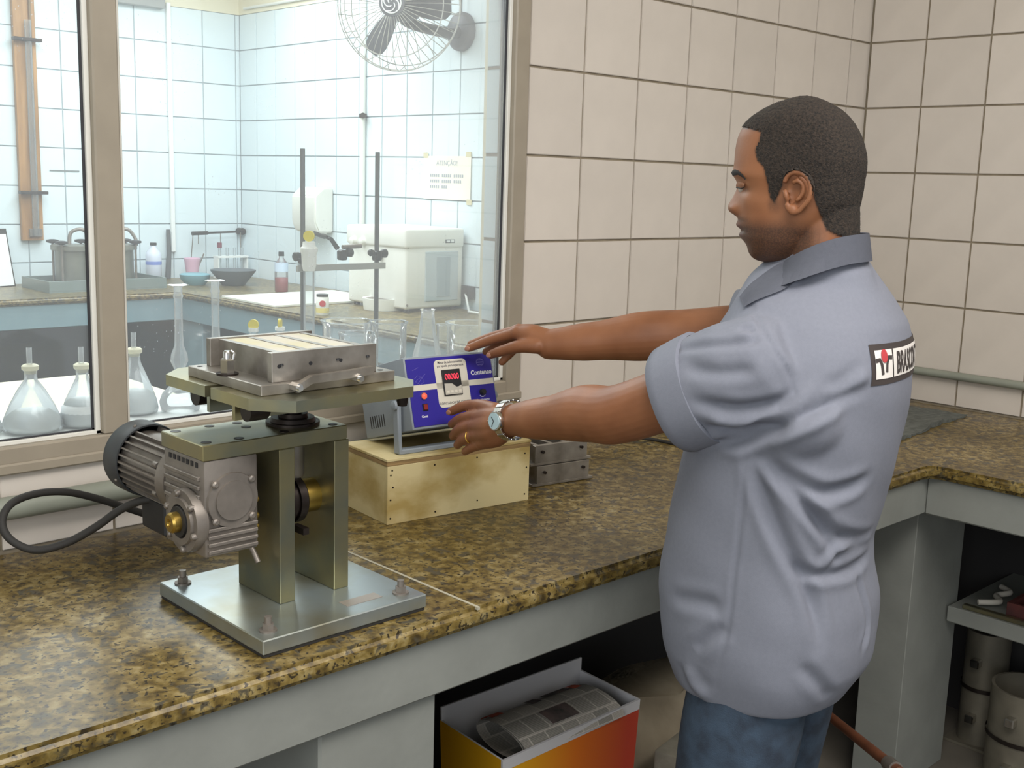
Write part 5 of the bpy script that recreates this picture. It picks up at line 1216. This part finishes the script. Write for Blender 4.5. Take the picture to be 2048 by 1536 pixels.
# short hair as its own layer lifted off the scalp
hbm = bmesh.new(); hbm.from_mesh(bme); hbm.verts.ensure_lookup_table()
kill = [v for v in hbm.verts if hair[v.index] < .5]; bmesh.ops.delete(hbm, geom=kill, context='VERTS')
hbm.normal_update()
for v in hbm.verts: v.co += v.normal*(.0012+.0012*random.random())
man = link_mesh('person', bme, M_SKIN, org=(AXI.x, AXI.y, 0))
tag(man, 'man in grey work shirt and jeans reaching out to hold the control unit', 'person')
hm_ = bpy.data.meshes.new('hair'); hbm.to_mesh(hm_); hbm.free(); hm_.attributes.remove(hm_.attributes['lips'])
link_mesh('hair', hm_, mat('hair_black', srgb(56, 46, 38), .9, col2=srgb(26, 22, 19), scale=300, bump=.9, bscale=500), man)
# eyes: ball under the lid, lash line and brows
bvh = BVHTree.FromPolygons([v.co+Vector(man.location) for v in bme.vertices], [p.vertices[:] for p in bme.polygons])
def on_face(zx_, zy_, s, lift=.0012):
    o_ = hp(zx_, zy_, s*.14); r = bvh.ray_cast(o_, -hl*s)
    return (r[0]+r[1]*lift) if r[0] is not None else hp(zx_, zy_, s*.03)
for s in (1, -1):
    pe_ = on_face(340, 846, s, 0.); MB().sphere(pe_-hl*s*.0082-hf*.0022, .0092, sub=3).build('eyeball', mat('eye_white', srgb(176, 164, 152), .25), man, smooth=180)
    MB().grid([[on_face(x, y0_+(y1_-y0_)*j/3, s, .0004+.0026*math.sin(math.pi*(.15+.85*j/3)/1.6)) for x, y0_, y1_ in ((300, 800, 838), (318, 798, 838), (338, 798, 836), (358, 800, 833), (380, 808, 828))] for j in range(4)]).build('eyelid', M_SKIN, man, smooth=180)
    MB().tube(spline([on_face(x, y, s, .0026) for x, y in ((302, 842), (320, 840), (345, 836), (378, 828))], 4), [.0011]*13, 6).build('eyelashes', mat('lash_black', srgb(30, 24, 22), .7), man, smooth=60)
    MB().sphere(hp(286, 1046, s*.0085), (.0045, .0035, .0025), sub=2).build('nostril', mat('nostril_dark', srgb(50, 26, 20), .8), man, smooth=180)
M_BROW = mat('brow_black', srgb(34, 27, 24), .8)
for s in (1, -1):
    b_ = MB(); up_ = [(276, 712), (300, 705), (335, 716), (368, 742), (392, 772)]; lo_ = [(276, 752), (296, 748), (328, 744), (362, 762), (388, 778)]
    b_.grid([[on_face(x, y, s, .0012) for x, y in up_], [on_face((x+x2)/2, (y+y2)/2, s, .003) for (x, y), (x2, y2) in zip(up_, lo_)], [on_face(x, y, s, .0012) for x, y in lo_]])
    b_.build('eyebrow', M_BROW, man, smooth=180)
# fingernails on the visible thumbs
for nm in ('left_thumb', 'right_thumb', 'right_index'):
    p_, q_ = FINGERS[nm][-2], FINGERS[nm][-1]; d_ = (q_-p_).normalized(); vw = (CAM-q_).normalized(); n_ = (vw-d_*vw.dot(d_)).normalized()
    Mn = frame(q_+n_*.0078, d_, n_.cross(d_))
    MB().sphere((0, 0, 0), (.0065, .0048, .0014), sub=2).build('fingernail', mat('nail', srgb(172, 124, 102), .35), man, M=Mn, smooth=180)

# ------------------------------------------------------------------ shirt
M_SHIRT = mat('shirt_grey', srgb(124, 127, 139), .88, var=.05, scale=160, bump=.12, bscale=900)
shb = MB()
secs = [  # z, centre shift forward, half depth front, half depth back, half width
 (1.452, -.014, .062, .074, .064), (1.435, -.010, .070, .088, .078), (1.415, -.004, .082, .108, .104), (1.39, .0, .090, .130, .134), (1.35, .0, .106, .155, .170), (1.31, .0, .128, .166, .197), (1.28, .0, .134, .168, .206), (1.24, .0, .142, .168, .207), (1.18, .0, .150, .163, .203), (1.12, .0, .163, .154, .200),
 (1.06, .0, .176, .143, .197), (1.00, .0, .186, .129, .195), (.95, .0, .193, .135, .197), (.90, .0, .194, .147, .200), (.85, .0, .189, .150, .200), (.81, .0, .180, .148, .197), (.785, .0, .170, .138, .192), (.752, .0, .158, .118, .182)]
rows = []
zs = np.concatenate([np.linspace(1.452, 1.35, 9), np.linspace(1.33, .752, 42)])
sc = np.array(secs)[::-1]
NB = 96
for z in zs:
    cf, af, ab, bw_ = [np.interp(z, sc[:, 0], sc[:, i]) for i in (1, 2, 3, 4)]
    row = []
    for k in range(NB):
        a = 2*math.pi*k/NB; c, s = math.cos(a), math.sin(a); e_ = 2.25
        q = (abs(c)**e_+abs(s)**e_)**(-1/e_)
        row.append(AXI+BF*(cf+(af if c > 0 else ab)*c*q)+BR*(bw_*s*q)+Vector((0, 0, z)))
    rows.append(row)
V0 = len(shb.bm.verts); shb.grid(rows, True); shb.bm.verts.ensure_lookup_table()
shb.face([shb.bm.verts[V0+k] for k in range(NB)]); shb.face([shb.bm.verts[len(shb.bm.verts)-NB+k] for k in range(NB)])
CL_ = SL.lerp(EL, .56); CR_ = SR.lerp(ER, .60)
for S, C in ((SL, CL_), (SR, CR_)):
    d_ = (C-S).normalized()
    rs_ = [.042, .070, .082, .083, .079] if S is SL else [.025, .052, .066, .078, .078]
    shb.tube([S-d_*.05, S-d_*.02+Vector((0, 0, -.004)), S+d_*.03+Vector((0, 0, -.010)), S.lerp(C, .55)+Vector((0, 0, -.014)), C+Vector((0, 0, -.012))], rs_, 40)
limb(shb, [hp(945, 1400, 0), hp(950, 1500, 0), hp(955, 1620, 0)], [.062, .072, .080], 40)
# cloth hanging between sleeve and flank
for S, C, sg in ((SL, CL_, -1), (SR, CR_, 1)):
    q = AXI+BR*sg*.15+Vector((0, 0, 1.22)); limb(shb, [S.lerp(C, .75)+Vector((0, 0, -.055)), S.lerp(q, .5)+Vector((0, 0, -.03)), q+BF*-.05], [.035, .055, .07], 24)
sme = voxel(shb.bm, .0048, 14, .5)
# folds: creases pressed into the cloth along lines
sbvh = BVHTree.FromPolygons([v.co.copy() for v in sme.vertices], [p.vertices[:] for p in sme.polygons])
def shirt_hit(u, v):
    r = at(u, v, d=1.)-CAM; h = sbvh.ray_cast(CAM, r.normalized()); return h[0]
def press(me, lines):
    co = get_co(me); no = get_no(me); disp = np.zeros(len(co))
    for pts, amp, wd in lines:
        P = [shirt_hit(u, v) for u, v in pts]; P = [p for p in P if p is not None]
        if len(P) < 2: continue
        S_ = spline(P, 6); n = len(S_)
        best = np.full(len(co), 1e9); tt = np.zeros(len(co))
        box = (np.abs(co-np.mean([list(p) for p in S_], axis=0)).max(1) < .5)
        idx = np.where(box)[0]; cc = co[idx]; bb = best[idx]; t_ = tt[idx]
        for i in range(n-1):
            a = np.array(S_[i]); b = np.array(S_[i+1]); ab = b-a; L2 = ab@ab+1e-12
            t = np.clip((cc-a)@ab/L2, 0, 1); d = np.linalg.norm(cc-a-t[:, None]*ab, axis=1)
            w = d < bb; bb[w] = d[w]; t_[w] = (i+t[w])/(n-1)
        taper = np.clip(np.minimum(t_, 1-t_)*4+.15, 0, 1)
        g = np.exp(-(bb/wd)**2)-.55*np.exp(-((bb-wd*1.9)/wd)**2)*.6
        disp[idx] += amp*taper*g
    set_co(me, co+no*disp[:, None])
F_ = -1
press(sme, [
    ([(1500, 1080-180), (1530, 1000), (1570, 1090), (1620, 1190), (1640, 1290)], -.010, .011),
    ([(1512, 905), (1560, 960), (1610, 1010), (1650, 1070), (1675, 1110)], -.009, .009),
    ([(1525, 900), (1575, 950), (1640, 985), (1700, 975), (1735, 955)], -.010, .010),
    ([(1600, 1000), (1660, 1060), (1705, 1080), (1735, 1075)], -.008, .010),
    ([(1590, 1130), (1630, 1150), (1700, 1140), (1735, 1110)], -.008, .008),
    ([(1640, 1130), (1690, 1090), (1738, 1075)], .006, .008),
    ([(1490, 900), (1485, 1000), (1470, 1130), (1455, 1260), (1430, 1380)], -.0022, .004),
    ([(1345, 1195), (1400, 1205), (1440, 1215)], -.005, .011),
    ([(1390, 1300), (1420, 1275), (1455, 1255)], -.005, .010),
    ([(1375, 1330), (1390, 1370), (1420, 1395)], .006, .012),
    ([(1600, 1330), (1640, 1370), (1660, 1395)], -.005, .010),
    ([(1715, 1150), (1735, 1240), (1725, 1300)], -.006, .008),
    # sleeve: gathers running from the armpit and the cuff
    ([(1345, 700), (1420, 690), (1490, 685), (1520, 675)], -.005, .007),
    ([(1370, 735), (1440, 745), (1510, 740)], -.005, .009),
    ([(1380, 800), (1450, 815), (1530, 812), (1600, 790)], -.007, .010),
    ([(1405, 850), (1470, 862), (1540, 850), (1620, 812), (1700, 762)], -.011, .011),
    ([(1430, 880), (1480, 884), (1550, 862), (1640, 822), (1720, 775)], -.012, .009),
    ([(1415, 830), (1480, 838), (1560, 826)], .006, .010),
    ([(1545, 700), (1575, 745), (1590, 790)], -.003, .004),
    ([(1500, 605), (1520, 650), (1545, 700)], -.003, .004),
        ([(1440, 640), (1480, 655), (1510, 660)], -.005, .007),
    ([(1520, 590), (1560, 570), (1600, 560)], .005, .010),
    ([(1640, 790), (1690, 780), (1735, 745)], .006, .010),
])
co = get_co(sme); no = get_no(sme)
nzv = np.array([math.sin(p[2]*38+p[0]*23)*math.sin(p[1]*31-p[2]*19+1.3)+.6*math.sin(p[0]*57+p[2]*41) for p in co])
set_co(sme, co+no*(nzv*.0011)[:, None])
shirt = link_mesh('shirt', sme, M_SHIRT, man); tag(shirt, 'grey short-sleeved work shirt')
sbvh = BVHTree.FromPolygons([v.co+origin(shirt) for v in sme.vertices], [p.vertices[:] for p in sme.polygons])
# rolled cuffs
for S, E_, C in ((SL, EL, CL_), (SR, ER, CR_)):
    d_ = (E_-S).normalized(); n_ = 40; rr = []
    cu_ = MB(); c0 = C+Vector((0, 0, -.012))
    for h, r in ((-.052, .0815), (-.050, .0868), (-.030, .0862), (-.008, .0842), (.006, .0828), (.008, .0795), (.0, .0765), (-.03, .072), (-.04, .050)):
        ring = cu_.ring(c0+d_*h, d_, r, n_, (0, 0, 1))
        for k, v in enumerate(ring):
            a = 2*math.pi*k/n_; v.co += (v.co-c0-d_*h)*(.03*math.sin(2*a+.6)+.015*math.sin(5*a))
        rr.append(ring)
    cu_.loft(rr, cap=False); cu_.build('rolled_cuff', M_SHIRT, shirt, smooth=60)
# collar
nk = lambda zx_, zy_, y: hp(zx_, zy_, y)
cl_ = MB(); rws = [[], [], [], [], []]
for k in range(41):
    a = math.radians(-170+340*k/40)   # 0 = nape
    c, s = math.cos(a), math.sin(a); f = (1-c)/2
    base = Vector(((795-(952-20*f))/K, 0, 0))
    rx_, ry_ = .060, .066
    def ringp(r, zyk, flare=0.):
        return MH @ (Vector(((795-945)/K-rx_*r*c, ry_*r*s, (864-zyk)/K)))
    zt = 1160+270*f**1.9; hgt = 200-10*f
    rws[0].append(ringp(1.03, zt+50)); rws[1].append(ringp(1.06, zt)); rws[2].append(ringp(1.11, zt-6)); rws[3].append(ringp(1.15+.16*f*f, zt+hgt*.5)); rws[4].append(ringp(1.19+.70*f*f, zt+hgt+50*f*f))
cl_.grid(rws)
bmesh.ops.solidify(cl_.bm, geom=cl_.bm.faces[:], thickness=.0022)
cl_.build('collar', M_SHIRT, shirt, smooth=60)
# lapel running down from the collar
def hit_down(u, v, lift):
    for k in range(30):
        r = at(u, v+3*k, d=1.)-CAM; h = sbvh.ray_cast(CAM, r.normalized())
        if h[0] is not None: return h[0]+h[1]*lift
    return None
lo_l = [(1600, 560), (1570, 580), (1540, 594), (1512, 606), (1492, 618)]; up_l = [(1580, 520), (1550, 536), (1522, 556), (1500, 574), (1482, 596)]
L_ = []
for t in (0, .33, .66, 1):
    L_.append([hit_down(a[0]*(1-t)+b[0]*t, a[1]*(1-t)+b[1]*t, .0035 if t < 1 else .005) for a, b in zip(up_l, lo_l)])
if all(p is not None for r in L_ for p in r):
    lpl = MB().grid([[p for p in spline(r, 4)] for r in L_]); bmesh.ops.solidify(lpl.bm, geom=lpl.bm.faces[:], thickness=.002); lpl.build('lapel', M_SHIRT, shirt, smooth=60)
# printed badge on the back
M_PR_W = mat('print_cream', srgb(228, 222, 216), .8); M_PR_D = mat('print_charcoal', srgb(62, 54, 52), .8); M_PR_R = mat('print_red', srgb(186, 62, 66), .8)
p_tl, p_bl = shirt_hit(1736, 690), shirt_hit(1742, 772)
zt_p, zb_p = p_tl.z, p_bl.z
def back_ang(p): q = p-AXI; return math.atan2(q.dot(BR), -q.dot(BF))
a0 = back_ang(p_tl)
def back_pt(s, t, lift):
    """s metres along the back from the left edge of the badge, t metres up from its lower edge"""
    a = a0+s/.185; o_ = AXI+Vector((0, 0, zb_p+t)); dr = (-BF*math.cos(a)+BR*math.sin(a)); h = sbvh.ray_cast(o_+dr*.5, -dr)
    return h[0]+h[1]*lift
PHB = zt_p-zb_p; PWB = .27
def back_patch(name, s0, s1, t0, t1, m, lift, par, ns=24, nt=4):
    return MB().grid([[back_pt(s0+(s1-s0)*i/ns, t0+(t1-t0)*j/nt, lift) for i in range(ns+1)] for j in range(nt+1)]).build(name, m, par, smooth=180)
bg = back_patch('back_badge', 0, PWB, 0, PHB, M_PR_D, .0012, shirt, 40, 8)
bw2 = .0085
SQ = .056
back_patch('badge_field', bw2, SQ-.002, bw2, PHB-bw2, M_PR_W, .0020, bg, 8, 8); back_patch('badge_field', SQ+.002, PWB-bw2, bw2, PHB-bw2, M_PR_W, .0020, bg, 36, 8)
def back_strip(pts, w, m, name):
    b_ = MB(); A, B = [], []
    P = [Vector((x, y, 0)) for x, y in pts]
    for i, p in enumerate(P):
        t = (P[min(i+1, len(P)-1)]-P[max(i-1, 0)]).normalized(); n = Vector((-t.y, t.x, 0))*w/2; A.append(p+n); B.append(p-n)
    b_.grid([[back_pt(p.x, p.y, .0028) for p in A], [back_pt(p.x, p.y, .0028) for p in B]]); b_.build(name, m, bg)
hh = PHB
back_strip([(bw2, hh*.60), (.018, hh*.62), (.022, hh*.5), (.024, hh*.25)], .006, M_PR_D, 'emblem_stroke')
back_strip([(SQ-.004, hh*.64), (.042, hh*.66), (.036, hh*.5), (.034, hh*.3)], .006, M_PR_D, 'emblem_stroke')
b_ = MB(); b_.face([b_.bm.verts.new(back_pt(.030+.0085*math.cos(a), hh*.70+.0095*math.sin(a), .003)) for a in np.linspace(0, 2*math.pi, 18)[:-1]]); b_.build('emblem_dot', M_PR_R, bg)
tb = text_mesh('BRASCONT', .044, .0012, align='LEFT', sx=.56)
for v in tb.verts: v.co = back_pt(SQ+.012+v.co.x, hh*.5-.0155+v.co.y, .0028)
tmb = MB(); tmb.bm.free(); tmb.bm = tb; tmb.build('badge_lettering', M_PR_D, bg, recalc=False)

# ------------------------------------------------------------------ jeans and shoes
M_JEANS = mat('denim', srgb(60, 76, 94), .9, col2=srgb(44, 54, 68), scale=30, bump=.35, bscale=500)
jb = MB()
for s, dx in ((-1, -.10), (1, .10)):
    ft = AXI+BR*dx*1.25+BF*.02
    limb(jb, [AXI+BR*dx*.85+Vector((0, 0, .90)), AXI+BR*dx*.95+BF*.02+Vector((0, 0, .70)), Vector((ft.x, ft.y, .46))+BF*.015, Vector((ft.x, ft.y, .10))], [.085, .096, .080, .074], 32)
limb(jb, [AXI-BR*.06+Vector((0, 0, .88)), AXI+BR*.06+Vector((0, 0, .88))], [.095, .095], 32)
jme = voxel(jb.bm, .007, 6, .5)
jo = link_mesh('jeans', jme, M_JEANS, man); tag(jo, 'faded blue denim jeans')
for s, dx in ((-1, -.10), (1, .10)):
    ft = AXI+BR*dx*1.25+BF*.02; sh_ = MB(); rws = []
    for t in np.linspace(-.09, .19, 15):
        w = .045*math.sqrt(max(.02, 1-((t-.05)/.145)**4)); h = .085 if t < .03 else .085-.05*min(1, (t-.03)/.12)
        rws.append([Vector((ft.x, ft.y, 0))+BF*t+BR*(w*x)+Vector((0, 0, max(.0012, h*z))) for x, z in ((-1, 0), (-1, .4), (-.7, .85), (0, 1), (.7, .85), (1, .4), (1, 0))])
    sh_.grid([list(r) for r in rws]); sh_.build('shoe', M_BLACK_R, man, smooth=60)
# ------------------------------------------------------------------ wrist watch and ring
wd_ = (WL_-EL).normalized(); wc_ = WL_+wd_*.004
wt = thing('wristwatch', wc_, 'silver wristwatch with pale dial on the left wrist', 'watch')
vw = (CAM-wc_).normalized(); n1 = (vw-wd_*vw.dot(wd_)).normalized(); n2 = wd_.cross(n1)
RW = .0345
for k in range(22):
    a = 2*math.pi*k/22
    if abs(((a+math.pi) % (2*math.pi))-math.pi) < .45: continue
    c_w = wc_+(n1*math.cos(a)+n2*math.sin(a))*RW; ro = (n1*math.cos(a)+n2*math.sin(a)); tg_ = (n2*math.cos(a)-n1*math.sin(a))
    Mk = frame(c_w, wd_, tg_); MB().box((-.009, -.0042, -.0016), (.009, .0042, .0016), bev=.0006).build('band_link', M_STEEL_B, wt, M=Mk)
Mk = frame(wc_+n1*.0335, n2, wd_)
cs_ = MB().lathe((0, 0, -.004), (0, 0, 1), [(0, .0165), (.007, .0175), (.009, .0165), (.009, .0145)], 28).build('case', M_STEEL_B, wt, M=Mk, smooth=40)
MB().lathe((0, 0, .0051), (0, 0, 1), [(0, .0144), (.001, .0144)], 28).build('dial', mat('dial_pale', srgb(176, 200, 206), .3), cs_, M=Mk)
for a, L_ in ((.6, .009), (2.6, .0115)): MB().box((0, -.0006, .0062), (L_, .0006, .0068), Matrix.Rotation(a, 4, 'Z')).build('hand', M_BLACK, cs_, M=Mk)
MB().lathe((0, .0175, 0), (0, 1, 0), [(0, .0022), (.004, .0022)], 10).build('crown', M_STEEL_B, cs_, M=Mk)
rg0, rg1 = FINGERS['left_ring'][0], FINGERS['left_ring'][1]; rc = rg0.lerp(rg1, .45); rd_ = (rg1-rg0).normalized()
rng_ = MB(); e1 = Vector((0, 0, 1)).cross(rd_).normalized(); e2 = rd_.cross(e1)
rng_.tube([rc+(e1*math.cos(a)+e2*math.sin(a))*.0112 for a in np.linspace(0, 2*math.pi, 29)], .0017, 8, cap=False)
tag(rng_.build('finger_ring', mat('gold', srgb(230, 186, 96), .25, 1.), smooth=60), 'thin gold ring on the left ring finger', 'ring')
